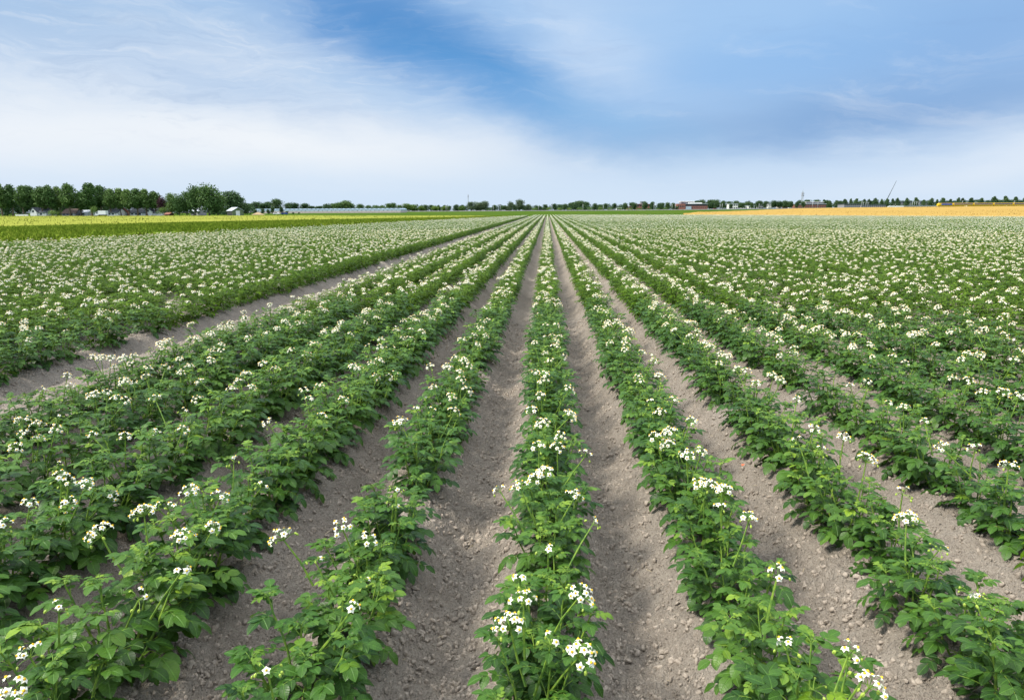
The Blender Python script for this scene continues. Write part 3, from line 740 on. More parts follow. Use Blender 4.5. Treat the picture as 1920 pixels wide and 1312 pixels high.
CMATS = {'poplar': crown_mat("poplar_leaves", (0.055, 0.115, 0.035), (0.115, 0.20, 0.05)), 'dark': crown_mat("dark_leaves", (0.032, 0.078, 0.034), (0.070, 0.130, 0.045)),
         'light': crown_mat("light_leaves", (0.085, 0.16, 0.03), (0.16, 0.25, 0.05)), 'copper': crown_mat("copper_leaves", (0.035, 0.015, 0.022), (0.06, 0.022, 0.03)),
         'willow': crown_mat("willow_leaves", (0.075, 0.12, 0.065), (0.12, 0.17, 0.09))}
def crown_mesh(seed, h, w, clear, shape, nfaces, lobes):
    """unit style: height h, width w; leaf clumps scattered over several uneven lobes"""
    rnd = np.random.RandomState(seed); V = []; F = []; A = []; zc0 = clear * h
    L = []
    for k in range(lobes):
        f = (k + 0.5) / lobes
        if shape == 'poplar': rr = w * 0.5 * (0.62 + 0.5 * math.sin(math.pi * min(1, f * 1.05))); zz = zc0 + (h - zc0) * (0.10 + 0.80 * f); off = w * 0.20
        elif shape == 'cone': rr = w * 0.5 * (1.0 - 0.72 * f); zz = zc0 + (h - zc0) * (0.14 + 0.76 * f); off = w * 0.10
        else: rr = w * 0.5 * (0.55 + 0.15 * rnd.rand()); zz = zc0 + (h - zc0) * (0.22 + 0.58 * rnd.rand()); off = w * 0.30 * math.sin(math.pi * min(1, max(0.15, (zz - zc0) / (h - zc0))))
        an = rnd.rand() * 6.28
        rz_ = min(rr * rnd.uniform(0.7, 1.0), h - zz) if shape != 'poplar' else min((h - zc0) * 0.16, max(0.8, h - zz))
        L.append((math.cos(an) * off * rnd.rand(), math.sin(an) * off * rnd.rand(), zz, rr * rnd.uniform(.75, 1.05), rz_, rnd.rand()))
    per = nfaces // lobes; s0 = 0.025 * (h + w) / 2 + 0.09
    for (cx, cy, cz, rr, rz_, lt) in L:
        d = rnd.normal(size=(per, 3)); d /= np.linalg.norm(d, axis=1)[:, None]
        rad = rnd.rand(per) ** 0.33 * (1 + 0.22 * rnd.normal(size=per) * 0.5)
        c = np.stack([cx + d[:, 0] * rad * rr, cy + d[:, 1] * rad * rr, cz + d[:, 2] * rad * rz_], -1)
        u = rnd.normal(size=(per, 3)); u /= np.linalg.norm(u, axis=1)[:, None]; v = np.cross(u, d + 0.3 * rnd.normal(size=(per, 3))); v /= np.linalg.norm(v, axis=1)[:, None] + 1e-6
        s = s0 * rnd.uniform(0.5, 1.25, per)[:, None]
        q = np.stack([c - u * s, c - v * s * 0.7, c + u * s, c + v * s * 0.7], 1).reshape(-1, 3)
        o = sum(len(a) for a in V); V.append(q); F.append(o + np.arange(per)[:, None] * 4 + np.arange(4)[None])
        ti = np.clip(0.3 + 0.4 * lt + 0.3 * rnd.rand(per), 0, 1); A.append(np.repeat(ti, 4))
    return np.concatenate(V), np.concatenate(F), np.concatenate(A)
TREE_CACHE = {}
def tree_meshes(kind, shape, var):
    key = (kind, shape, var)
    if key not in TREE_CACHE:
        asp, clear, nf, lb = {'poplar': (0.42, 0.25, 2400, 9), 'round': (0.86, 0.10, 2600, 12), 'cone': (0.86, 0.08, 2400, 7), 'broad': (0.85, 0.04, 3000, 16), 'bush': (1.1, 0.0, 900, 8)}[shape]
        V, F, A = crown_mesh(abs(hash(0)) + var * 13 + len(shape) * 101 + len(kind) * 7, 10, 10 * asp, clear, shape, nf, lb)
        me = np_mesh("crown", V, F, CMATS[kind], False); at = me.attributes.new('lc', 'FLOAT_VECTOR', 'POINT'); B_ = np.zeros((len(V), 3), np.float32); B_[:, 2] = A; at.data.foreach_set('vector', B_.ravel())
        mb = MB(); top = 8.6 if shape == 'poplar' else 6.5
        mb.tube([(0, 0, -0.3), (0.05, 0, 2), (0, 0.08, 5), (0, 0, top)], [0.26, 0.20, 0.13, 0.04], 6)
        rr = random.Random(var)
        for k in range(5):
            z = 2.2 + k * 1.0; a = rr.uniform(0, 6.28); l = rr.uniform(1.0, 2.0); mb.tube([(0, 0, z), (math.cos(a) * l * .5, math.sin(a) * l * .5, z + .7), (math.cos(a) * l, math.sin(a) * l, z + 1.5)], [0.09, 0.06, 0.02], 4)
        TREE_CACHE[key] = (mb.mesh("trunk", M_bark, True), me, asp)
    return TREE_CACHE[key]
trs = random.Random(4)
def tree(px, top, wpx, Y, kind, shape, label, group):
    p = pt(px, 397, Y); z = gzf(p.x, Y); h = pt(px, top, Y).z - z; w = wpx * Y / 1280 * 1.18
    tm, cm, asp = tree_meshes(kind, shape, trs.randrange(4))
    e = empty("bush" if shape == 'bush' else {'poplar': "poplar_tree", 'copper': "beech_tree", 'willow': "willow_tree"}.get(kind if kind != 'poplar' else ('poplar' if shape == 'poplar' else ''), "broadleaf_tree"),
              (p.x, Y, z), 0, label, "bush" if shape == 'bush' else "tree", group)
    sc = (w / (10 * asp), w / (10 * asp), h / 10); rz = trs.uniform(0, 6.28)
    # keep the width after turning: scale the children, not the root
    if shape != 'bush': link("trunk", tm, e, (0, 0, 0), (0, 0, rz), sc)
    link("crown", cm, e, (0, 0, 0), (0, 0, rz), sc)
    return e
def tree_row(spec, kind, shape, Y, dY, fmt, group):
    for i, (px, top, w) in enumerate(spec):
        tree(px, top, w, Y + trs.uniform(-dY, dY), kind, shape, fmt % ordinal(i + 1), group)

tree_row([(4, 343, 24), (24, 345, 22), (44, 347, 22), (62, 347, 22), (80, 349, 22), (97, 347, 22), (113, 349, 20), (131, 343, 25), (152, 360, 20), (172, 342, 30), (190, 347, 26), (208, 353, 20), (226, 352, 22), (242, 354, 22), (258, 353, 24), (275, 354, 22), (292, 358, 20)],
         'poplar', 'poplar', 405, 6, "tall poplar with bare lower trunk, %s from the left in the village row", "tall poplars lining the village street")
tree_row([(14, 356, 26), (52, 358, 26), (90, 358, 28), (120, 362, 26), (160, 366, 28), (215, 362, 30), (250, 364, 30), (285, 366, 28), (36, 372, 26), (72, 374, 26), (106, 372, 26), (142, 374, 24), (180, 368, 28), (200, 372, 24), (232, 374, 24), (268, 374, 24)],
         'dark', 'broad', 455, 8, "dark leafy tree behind the village houses, %s of the back rank", "trees behind the village houses")
tree(307, 366, 20, 400, 'copper', 'round', "dark purple copper beech between the poplar row and the big grove", None)
tree(304, 388, 20, 385, 'light', 'bush', "bright green rounded bush in front of the purple beech", None)
tree(176, 386, 16, 388, 'light', 'bush', "green bush left of the white box truck", None)
tree(99, 392, 26, 388, 'light', 'bush', "low green bush between the white house and the brown roofed house", None)
tree_row([(322, 361, 26), (336, 362, 26), (350, 358, 26), (366, 344, 30), (392, 341, 44), (408, 362, 32)], 'poplar', 'broad', 398, 5, "big leafy tree of the dense grove beside the green barn, %s from the left", "trees of the dense grove left of the barn")
tree_row([(430, 357, 46), (446, 366, 40), (456, 380, 28)], 'dark', 'broad', 440, 6, "rounded dark tree rising behind the green barn, %s from the left", "trees behind the green barn")
tree_row([(472, 381, 22), (482, 378, 22), (494, 381, 24), (504, 378, 20), (522, 372, 26), (540, 380, 20), (554, 379, 22), (570, 381, 20), (585, 386, 20), (600, 386, 20), (612, 381, 18), (625, 381, 20)],
         'dark', 'round', 650, 15, "dark tree behind the long greenhouse, %s from its barn end", "trees behind the long greenhouse")
tree_row([(478, 393, 8), (492, 391, 9), (503, 392, 8), (511, 388, 10), (528, 386, 9), (538, 396, 7), (549, 398, 5), (560, 398, 4)], 'dark', 'round', 470, 6, "small young tree in front of the greenhouse end, %s from the barn", "young trees between barn and greenhouse")
tree_row([(634, 379, 24), (646, 375, 30), (656, 380, 22), (676, 381, 14), (692, 384, 16), (705, 384, 16), (718, 384, 16), (728, 381, 16), (737, 379, 16), (748, 384, 14)],
         'poplar', 'broad', 660, 15, "green tree above the greenhouse roof, %s from the wooded mound rightwards", "trees above the greenhouse roof")
tree_row([(762, 381, 22), (774, 383, 20), (790, 385, 16), (816, 385, 16), (835, 386, 14), (866, 386, 14)], 'light', 'broad', 745, 10, "pale green tree just beyond the greenhouse corner, %s rightwards", "pale trees beyond the greenhouse")
tree_row([(797, 384, 9), (809, 384, 10), (823, 384, 9), (833, 384, 8), (843, 386, 8), (854, 383, 12), (868, 384, 11), (927, 384, 12), (945, 385, 12), (964, 383, 10), (982, 384, 10), (1012, 386, 10), (1022, 383, 11), (1040, 382, 11), (1059, 382, 12), (1078, 382, 14), (1096, 384, 9), (1115, 381, 12), (1125, 385, 8), (1135, 381, 9), (1151, 381, 10), (1172, 380, 12), (1190, 380, 12), (1210, 377, 11), (1222, 378, 10)],
         'dark', 'round', 770, 6, "small dark round tree beyond the railway, %s of the middle line", "round trees lining the railway in the middle")
tree_row([(884, 378, 18), (896, 377, 20), (907, 376, 20), (957, 376, 13), (975, 373, 18), (991, 382, 12), (950, 386, 12)], 'willow', 'broad', 765, 8, "grey green willow like tree left of where the rows meet, %s", "taller grey green trees near the middle")
tree_row([(1072, 379, 24), (1084, 376, 28), (1098, 378, 18), (1050, 383, 20), (1128, 383, 18), (1186, 379, 18)], 'dark', 'broad', 900, 20, "hazy tree far behind the round railway trees, %s rightwards", "far trees behind the railway line")
tree_row([(1003, 388, 14), (1030, 388, 14), (1049, 388, 14), (1068, 389, 12), (1088, 388, 16), (1106, 388, 12), (1126, 388, 14), (1143, 389, 12), (1162, 389, 12), (1180, 390, 14), (1198, 390, 14), (1216, 390, 14), (1232, 390, 12), (1248, 389, 14)],
         'light', 'bush', 752, 4, "pale green bush between the round railway trees, %s rightwards", "pale bushes along the railway")
tree_row([(1222, 378, 10), (1209, 382, 8), (1236, 380, 12), (1242, 380, 10), (1252, 379, 12), (1262, 380, 10)], 'dark', 'round', 800, 8, "dark tree between red houses and glass topped brick offices, %s", "trees left of the brick offices")
tree_row([(1304, 376, 16), (1316, 374, 18), (1330, 374, 20), (1342, 374, 18), (1354, 376, 12), (1366, 377, 14), (1378, 376, 14), (1390, 380, 12), (1402, 379, 12)], 'dark', 'broad', 960, 15, "tree of the long wood behind the brick offices, %s from them", "wood behind the brick offices")
tree_row([(1334, 379, 12), (1356, 377, 9), (1370, 382, 8), (1387, 379, 9), (1393, 380, 7), (1410, 379, 8), (1420, 378, 9), (1435, 377, 12), (1452, 375, 14), (1462, 376, 12), (1469, 375, 12), (1482, 377, 10), (1493, 377, 9), (1505, 378, 10)],
         'dark', 'round', 860, 8, "dark round tree between offices and lattice tower, %s rightwards", "round trees between the offices and the lattice tower")
tree_row([(1543, 374, 12), (1554, 376, 12), (1567, 375, 13), (1583, 373, 13), (1594, 372, 9), (1604, 372, 13), (1619, 373, 11), (1628, 373, 10), (1640, 371, 14), (1651, 373, 10), (1661, 372, 13), (1672, 372, 10), (1681, 371, 12), (1698, 371, 13), (1715, 370, 14), (1730, 374, 12), (1744, 371, 13), (1755, 373, 9), (1765, 370, 14), (1780, 373, 12), (1795, 370, 11), (1803, 371, 12), (1819, 370, 14), (1838, 371, 15), (1862, 368, 16), (1882, 367, 15), (1901, 368, 14), (1919, 369, 14)],
         'dark', 'cone', 940, 8, "pointed dark avenue tree on the right, %s from the brick hall", "pointed trees of the avenue behind the train")
tree_row([(1400, 376, 16), (1425, 376, 16), (1448, 377, 14), (1477, 377, 16), (1498, 375, 16), (1514, 374, 16), (1530, 374, 14), (1550, 375, 14), (1574, 376, 14), (1612, 376, 14), (1634, 376, 14), (1690, 376, 14), (1707, 376, 14), (1723, 376, 12), (1738, 376, 14), (1772, 376, 14), (1788, 376, 12), (1812, 376, 14), (1828, 374, 12), (1850, 375, 14), (1872, 374, 14), (1892, 374, 12), (1911, 374, 12)],
         'dark', 'broad', 1080, 15, "distant bluish tree in the gap behind the avenue, %s rightwards", "distant trees behind the avenue")

def far_woods():
    rs = np.random.RandomState(31); V = []; F = []; A = []
    def belt(px0, px1, top, Y, n, dens, seed):
        nonlocal V, F, A
        a = pt(px0, 390, Y).x; b_ = pt(px1, 390, Y).x; m = int((b_ - a) / 7)
        for k in range(m):
            x = a + (b_ - a) * (k + rs.rand()) / m; y = Y + rs.uniform(-15, 15); z = gzf(x, y)
            h = (pt(960, top + (960 - (px0 + (px1 - px0) * k / m)) * -0.0, y).z - CAM_Z); pxk = px0 + (px1 - px0) * k / m
            h = pt(pxk, top, y).z - z; h *= rs.uniform(0.55, 1.12); w = rs.uniform(4, 8)
            per = dens; d = rs.normal(size=(per, 3)); d /= np.linalg.norm(d, axis=1)[:, None]; rad = rs.rand(per) ** 0.4
            c = np.stack([x + d[:, 0] * rad * w, y + d[:, 1] * rad * w * .8, z + h * 0.5 + d[:, 2] * rad * h * 0.52], -1)
            u = rs.normal(size=(per, 3)); u /= np.linalg.norm(u, axis=1)[:, None]; v = np.cross(u, rs.normal(size=(per, 3))); v /= np.linalg.norm(v, axis=1)[:, None]
            s_ = rs.uniform(0.3, 0.75, per)[:, None]
            o = sum(len(q) for q in V); V.append(np.stack([c - u * s_, c - v * s_ * .7, c + u * s_, c + v * s_ * .7], 1).reshape(-1, 3)); F.append(o + np.arange(per)[:, None] * 4 + np.arange(4)[None])
            A.append(np.repeat(np.clip(0.5 * rs.rand() + 0.5 * rs.rand(per), 0, 1), 4))
    belt(-60, 470, 384, 478, 0, 300, 9); belt(560, 760, 384.5, 700, 0, 300, 1); belt(756, 1010, 383.5, 800, 0, 420, 2); belt(1000, 1270, 382.0, 830, 0, 420, 3); belt(1330, 1560, 379, 1120, 0, 460, 4); belt(1540, 1960, 376, 1160, 0, 460, 5); belt(1560, 1960, 385, 962, 0, 120, 6)
    V = np.concatenate(V); me = np_mesh("far_woods", V, np.concatenate(F), CMATS['dark'], False); at = me.attributes.new('lc', 'FLOAT_VECTOR', 'POINT'); B_ = np.zeros((len(V), 3), np.float32); B_[:, 2] = np.concatenate(A); at.data.foreach_set('vector', B_.ravel())
    tag(link("far_woods", me), "continuous dark green woods and scrub closing the horizon behind the railway", "woods", kind='stuff')
far_woods()

# ------------------------------------------------------------------ buildings
M_white = material("white_render", (0.80, 0.79, 0.76), 0.8, 0.06, 1); M_slate = material("slate_roof", (0.10, 0.11, 0.135), 0.6, 0.2, 1.2)
M_brown = material("brown_roof", (0.17, 0.12, 0.10), 0.8, 0.2, 1.2); M_brick = material("red_brick", (0.27, 0.115, 0.09), 0.85, 0.2, 1.5)
M_greywall = material("grey_wall", (0.30, 0.29, 0.32), 0.8, 0.1, 1); M_win = material("window_glass", (0.04, 0.05, 0.065), 0.2, 0.2, 1, spec=0.6)
M_tile = material("red_tile", (0.24, 0.11, 0.08), 0.8, 0.2, 1.5); M_lightroof = material("light_metal_roof", (0.50, 0.54, 0.60), 0.5, 0.08, 1)
M_olive = material("olive_cladding", (0.15, 0.19, 0.10), 0.7, 0.12, 1); M_darkclad = material("dark_cladding", (0.05, 0.055, 0.05), 0.7, 0.2, 1)
M_door = material("painted_door", (0.55, 0.56, 0.55), 0.6, 0.1, 2); M_glassroof = material("greenhouse_glass", (0.42, 0.52, 0.62), 0.25, 0.12, 0.8, spec=0.6)
M_pinkwall = material("pale_base_wall", (0.52, 0.44, 0.42), 0.8, 0.1, 1); M_steel = material("galvanised_steel", (0.42, 0.44, 0.46), 0.5, 0.12, 2, metal=0.2)

def house(name, px0, px1, ytop, ybase, Y, wall, roof, label, cat="house", gable='side', eave=0.5, depth=9.0, rz=0.0, windows=3, door=True, roofname="roof"):
    a = pt(px0, ybase, Y); b_ = pt(px1, ybase, Y); xc = (a.x + b_.x) / 2; w = b_.x - a.x; z = gzf(xc, Y); H = pt((px0 + px1) / 2, ytop, Y).z - z; e_ = H * eave
    e = empty(name, (xc, Y + depth / 2, z), rz, label, cat)
    d = depth / 2; mb = MB(); mb.box(-w / 2, w / 2, -d, d, -0.4, e_)
    if gable == 'front': mb.add([(-w / 2, -d, e_), (w / 2, -d, e_), (0, -d, H - .1), (-w / 2, d, e_), (w / 2, d, e_), (0, d, H - .1)], [(0, 1, 2), (4, 3, 5)])
    else: mb.add([(-w / 2, -d, e_), (-w / 2, d, e_), (-w / 2, 0, H - .1), (w / 2, -d, e_), (w / 2, d, e_), (w / 2, 0, H - .1)], [(1, 0, 2), (3, 4, 5)])
    mb.build("wall", wall, e)
    mr = MB(); o = 0.4; t_ = 0.22
    if gable == 'front':
        for s in (-1, 1): mr.add([(s * (w / 2 + o), -d - o, e_ - .25), (0, -d - o, H), (0, d + o, H), (s * (w / 2 + o), d + o, e_ - .25), (s * (w / 2 + o), -d - o, e_ - .25 + t_), (0, -d - o, H + t_), (0, d + o, H + t_), (s * (w / 2 + o), d + o, e_ - .25 + t_)], [(0, 1, 2, 3), (4, 5, 6, 7), (0, 1, 5, 4), (3, 2, 6, 7), (0, 3, 7, 4)])
    elif gable == 'side':
        for s in (-1, 1): mr.add([(-w / 2 - o, s * (d + o), e_ - .25), (-w / 2 - o, 0, H), (w / 2 + o, 0, H), (w / 2 + o, s * (d + o), e_ - .25), (-w / 2 - o, s * (d + o), e_ - .25 + t_), (-w / 2 - o, 0, H + t_), (w / 2 + o, 0, H + t_), (w / 2 + o, s * (d + o), e_ - .25 + t_)], [(0, 1, 2, 3), (4, 5, 6, 7), (0, 1, 5, 4), (3, 2, 6, 7), (0, 3, 7, 4)])
    mr.build(roofname, roof, e)
    if H > 6 and cat == "house":
        mc = MB(); mc.box(w * 0.2, w * 0.2 + 0.7, -0.4, 0.4, H - 1.2, H + 0.7); mc.build("chimney", M_brick, e)
    for k in range(windows):
        x = -w / 2 + w * (k + 0.6) / (windows + (0.2 if not door else 0.9)); m2 = MB(); m2.box(x - 0.65, x + 0.65, -d - 0.06, -d + 0.05, e_ * 0.35, e_ * 0.8); m2.build("window", M_win, e)
    if door:
        m3 = MB(); m3.box(w / 2 - 1.7, w / 2 - 0.7, -d - 0.05, -d + 0.05, 0, 2.1); m3.build("door", M_door, e)
    return e
def block(name, px0, px1, ytop, Y, wall, roof, label, cat="building", depth=12.0, floors=2, nwin=6, band=True):
    a = pt(px0, 395, Y); b_ = pt(px1, 395, Y); xc = (a.x + b_.x) / 2; w = b_.x - a.x; z = gzf(xc, Y); H = pt((px0 + px1) / 2, ytop, Y).z - z; d = depth / 2
    e = empty(name, (xc, Y + d, z), 0, label, cat)
    mb = MB(); mb.box(-w / 2, w / 2, -d, d, -0.4, H - 0.5); mb.build("wall", wall, e)
    mr = MB(); mr.box(-w / 2 - .5, w / 2 + .5, -d - .5, d + .5, H - 0.5, H); mr.build("roof", roof, e)
    for f in range(floors):
        z0 = (H - .6) * (f + 0.35) / floors; z1 = (H - .6) * (f + 0.8) / floors
        for k in range(nwin):
            x = -w / 2 + w * (k + 0.5) / nwin; ww = w / nwin * 0.32; m2 = MB(); m2.box(x - ww, x + ww, -d - 0.06, -d + 0.05, z0, z1); m2.build("window", M_win, e)
    return e

house("village_house", 58, 87, 390.5, 404, 402, M_white, M_slate, "white house with dark slate roof at the left of the village", eave=0.5, windows=3)
def cross_gable(e, x0, x1, y0, h_e, h_t, wall, roof):
    mb = MB(); d = 1.2; mb.add([(x0, y0 - d, 0), (x1, y0 - d, 0), (x1, y0 - d, h_e), ((x0 + x1) / 2, y0 - d, h_t), (x0, y0 - d, h_e), (x0, y0 + 3, 0), (x1, y0 + 3, 0), (x1, y0 + 3, h_e), ((x0 + x1) / 2, y0 + 3, h_t), (x0, y0 + 3, h_e)], [(0, 1, 2, 3, 4), (1, 6, 7, 2), (5, 0, 4, 9)])
    mb.build("front_gable", wall, e)
    mr = MB(); c = (x0 + x1) / 2
    for xa in (x0 - .3, x1 + .3): mr.add([(xa, y0 - d - .3, h_e - .1), (c, y0 - d - .3, h_t + .2), (c, y0 + 3.2, h_t + .2), (xa, y0 + 3.2, h_e - .1), (xa, y0 - d - .3, h_e + .1), (c, y0 - d - .3, h_t + .4), (c, y0 + 3.2, h_t + .4), (xa, y0 + 3.2, h_e + .1)], [(0, 1, 2, 3), (4, 5, 6, 7), (0, 1, 5, 4)])
    mr.build("gable_roof", roof, e)
    mw = MB(); mw.box(c - .6, c + .6, y0 - d - .07, y0 - d + .05, h_e * .9, h_e * .9 + 1.1); mw.build("window", M_win, e)
h = house("village_house", 116, 142, 392, 404, 404, M_greywall, M_brown, "long house under a brown roof behind the poplar trunks", eave=0.42, windows=3)
house("garden_shed", 148, 165, 394.5, 404, 408, M_white, M_lightroof, "pale shed with light metal roof left of the white truck", cat="shed", eave=0.6, windows=1, door=False)
h = house("village_house", 201, 221, 391, 404, 402, M_white, M_slate, "white and brick house immediately right of the box truck", eave=0.45, windows=2)
house("village_house", 222, 241, 387.5, 404, 410, M_brick, M_slate, "tall red brick house with grey roof between two white houses", eave=0.6, windows=2, gable='front')
house("village_house", 244, 272, 391, 404, 404, M_white, M_slate, "white house with long blue grey roof beside the brick house", eave=0.42, windows=3)
h = house("village_house", 273, 296, 391, 404, 406, M_white, M_slate, "rightmost white village house with a steep front gable", eave=0.42, windows=1)
cross_gable(h, -3.6, 1.0, -4.5, 2.6, 4.4, M_white, M_slate)
h1 = [o for o in COL.objects if o.get("label", "").startswith("white house with dark slate")][0]; cross_gable(h1, -4.2, -0.2, -4.5, 2.6, 4.9, M_white, M_slate)
house("red_cottage", 309, 317, 399, 404, 392, M_tile, M_tile, "tiny red cottage at the foot of the purple beech", eave=0.5, windows=1, door=False, depth=5)
house("farm_building", 358, 374, 389, 404, 412, M_greywall, M_lightroof, "grey roofed building glimpsed between the grove trees", cat="building", eave=0.55, windows=1)
# low white garden wall
a = pt(29, 404, 392).x; b_ = pt(53, 404, 392).x; zz = gzf(a, 392); e = empty("garden_wall", ((a + b_) / 2, 392, zz), 0, "low white garden wall left of the slate roofed house", "wall")
w_ = (b_ - a); mb = MB(); mb.box(-w_ / 2, w_ / 2, -.15, .15, 0, 1.2); mb.build("wall", M_white, e); mb = MB(); mb.box(-w_ / 2 - .05, w_ / 2 + .05, -.2, .2, 1.2, 1.32); mb.build("coping", M_greywall, e)
# green barn: end wall turned towards the camera's right
def barn():
    Y = 384; a = pt(419, 404, Y).x; b_ = pt(452, 404, Y).x; z = gzf(a, Y); H = pt(436, 389.3, Y).z - z; w = b_ - a
    e = empty("green_barn", ((a + b_) / 2, Y + 4, z), R(-14), "olive green barn with light metal roof beside the dark grove", "barn")
    gw = w * 0.60; L = w * 0.98; he = H * 0.60                     # gable width, side length
    e.rotation_euler = (0, 0, R(-48))
    x0, x1, y0, y1 = -L / 2, L / 2, -gw / 2, gw / 2
    mb = MB(); mb.box(x0, x1, y0, y1, -.4, he, 0); mb.add([(x1, y0, he), (x1, y1, he), (x1, 0, H - .1), (x0, y0, he), (x0, y1, he), (x0, 0, H - .1)], [(0, 1, 2), (4, 3, 5)], 0)
    mb.build("wall", M_olive, e)
    mb = MB()
    for s in (-1, 1): mb.add([(x0 - .4, s * (gw / 2 + .3), he - .15), (x1 + .4, s * (gw / 2 + .3), he - .15), (x1 + .4, 0, H), (x0 - .4, 0, H), (x0 - .4, s * (gw / 2 + .3), he + .05), (x1 + .4, s * (gw / 2 + .3), he + .05), (x1 + .4, 0, H + .2), (x0 - .4, 0, H + .2)], [(0, 1, 2, 3), (4, 5, 6, 7), (0, 1, 5, 4), (1, 2, 6, 5), (3, 0, 4, 7)])
    mb.build("roof", M_lightroof, e)
    mb = MB(); mb.box(x1 - .05, x1 + .06, -1.2, 1.0, 0, 2.6); mb.build("door", M_white, e)
    mb = MB(); mb.box(x0 + .3, x1 - .3, y0 - .06, y0 + .05, 0.1, he * 0.9); mb.build("side_cladding", M_darkclad, e)
barn()
# long greenhouse
def greenhouse():
    Y = 560; a = pt(476, 395, Y).x; b_ = pt(751, 395, Y).x; z = gzf(a, Y); e = empty("long_greenhouse", ((a + b_) / 2, Y, z), 0, "very long low greenhouse with pale blue glass roofs behind the fields", "greenhouse")
    w = b_ - a; H = pt(600, 391.3, Y).z - z; Hb = pt(600, 396.2, Y).z - z; n = 34; u = w / n; D = 26
    mb = MB(); mb.box(-w / 2, w / 2, 0, D, -.6, Hb); mb.build("base_wall", M_pinkwall, e)
    mb = MB(); mb.box(-w / 2 + .01, w / 2 - .01, 0.05, D - .05, Hb, H - .7); mb.build("glass_wall", M_glassroof, e)
    mb = MB()
    for k in range(n):
        x = -w / 2 + k * u; mb.add([(x, 0, H - .7), (x + u, 0, H - .7), (x + u / 2, 0, H), (x, D, H - .7), (x + u, D, H - .7), (x + u / 2, D, H)], [(0, 1, 2), (4, 3, 5), (0, 2, 5, 3), (2, 1, 4, 5)])
    mb.build("roof", M_glassroof, e)
    mb = MB()
    for k in range(n + 1): x = -w / 2 + k * u; mb.box(x - .12, x + .12, -.08, .0, Hb, H - .7)
    mb.build("glazing_frame", M_steel, e)
greenhouse()

# brick offices with stacked glass storeys
def offices():
    Y = 850; f = lambda p: pt(p, 388, Y).x; xc = (f(1270) + f(1327)) / 2; z = gzf(xc, Y); g = lambda py: pt(1298, py, Y).z - z
    e = empty("brick_offices", (xc, Y, z), 0, "wide red brick office building with white slab roofs and glass upper storeys", "building")
    def bxp(nm, m, p0, p1, t0, t1, y0, y1): mb = MB(); mb.box(f(p0) - xc, f(p1) - xc, y0, y1, t0, t1); return mb.build(nm, m, e)
    bxp("brick_wing", M_brick, 1270, 1285, -.5, g(382), 0, 20); bxp("brick_wing", M_brick, 1285, 1327, -.5, g(386.5), 1, 22)
    bxp("glass_storey", M_win, 1285.2, 1326, g(386.5), g(382.6), 3, 21); bxp("roof_slab", M_lightroof, 1284, 1328, g(382.6), g(382), 1, 22)
    bxp("upper_storey", M_greywall, 1279, 1303, g(382), g(378.3), 8, 20); bxp("upper_roof", M_white, 1278, 1304, g(378.3), g(377.2), 6, 21)
    bxp("canopy", M_white, 1292, 1317, g(381.9), g(380.0), 2.5, 7); bxp("entrance", M_glassroof, 1286, 1296, -.2, g(387), -1, 1.0)
    for k in range(4): bxp("window", M_win, 1271.2 + k * 3.4, 1273.0 + k * 3.4, g(388.5), g(385.5), -.07, .05)
    for k in range(8): bxp("window", M_win, 1297.5 + k * 3.6, 1299.3 + k * 3.6, g(390), g(388.3), .93, 1.05)
offices()
block("brick_house", 1194, 1203, 382.5, 815, M_brick, M_tile, "red brick house seen between the round trees left of the offices", cat="house", depth=9, nwin=2)
block("brick_house", 1212, 1220, 382.5, 815, M_brick, M_tile, "second red brick house nearer the brick offices", cat="house", depth=9, nwin=2)
block("brick_house", 1176, 1185, 387, 800, M_tile, M_tile, "low red building left of the two brick houses", cat="house", depth=9, nwin=2, floors=1)
block("white_house", 1156, 1165, 389, 796, M_white, M_lightroof, "small white building among pale bushes beyond the railway", cat="house", depth=8, nwin=2, floors=1)
block("glass_building", 1202, 1210, 377.5, 880, M_greywall, M_lightroof, "bluish tall building rising behind the two brick houses", depth=14, nwin=3, floors=3)
block("white_villa", 1366, 1383, 382, 890, M_white, M_lightroof, "white flat roofed villa right of the brick offices", depth=10, nwin=4)
block("white_villa", 1403, 1414, 385.5, 880, M_white, M_lightroof, "low white villa midway between offices and lattice tower", depth=10, nwin=3, floors=1)
block("white_villa", 1390, 1398, 386, 885, M_white, M_lightroof, "smallest white villa in the row right of the offices", depth=10, nwin=2, floors=1)
block("grey_house", 1422, 1431, 383, 890, M_greywall, M_slate, "grey house left of the tall white block", cat="house", depth=10, nwin=2)
block("white_block", 1440, 1447, 381, 885, M_white, M_lightroof, "narrow tall white block between dark round trees", depth=10, nwin=2, floors=3)
block("pink_house", 1459, 1464, 384.5, 870, M_pinkwall, M_tile, "small pinkish house left of the brick halls", cat="house", depth=8, nwin=1)
block("brick_house", 1470, 1476, 387, 870, M_brick, M_tile, "small red brick house just left of the lattice tower", cat="house", depth=8, nwin=2, floors=1)
block("brick_hall", 1493, 1507, 382.5, 880, M_brick, M_lightroof, "red brick hall below the lattice tower", depth=16, nwin=4)
block("brick_hall", 1509, 1548, 382.0, 890, M_brick, M_lightroof, "long red brick hall right of the lattice tower", depth=16, nwin=10)
block("roof_pavilion", 1511, 1543, 378.5, 912, M_greywall, M_white, "grey storey with white overhanging roof above the long brick hall", depth=12, nwin=8, floors=1)
block("grey_warehouse", 1582, 1612, 382.5, 905, M_greywall, M_slate, "grey warehouse behind the mast group left of the crane", depth=20, nwin=8)
block("grey_warehouse", 1614, 1660, 383.5, 915, M_greywall, M_slate, "longer grey warehouse left of the white lorries", depth=20, nwin=12)
block("blue_roof_hall", 1684, 1728, 377.8, 990, M_greywall, M_slate, "dark blue roofed hall rising behind the avenue, left one", depth=20, nwin=8)
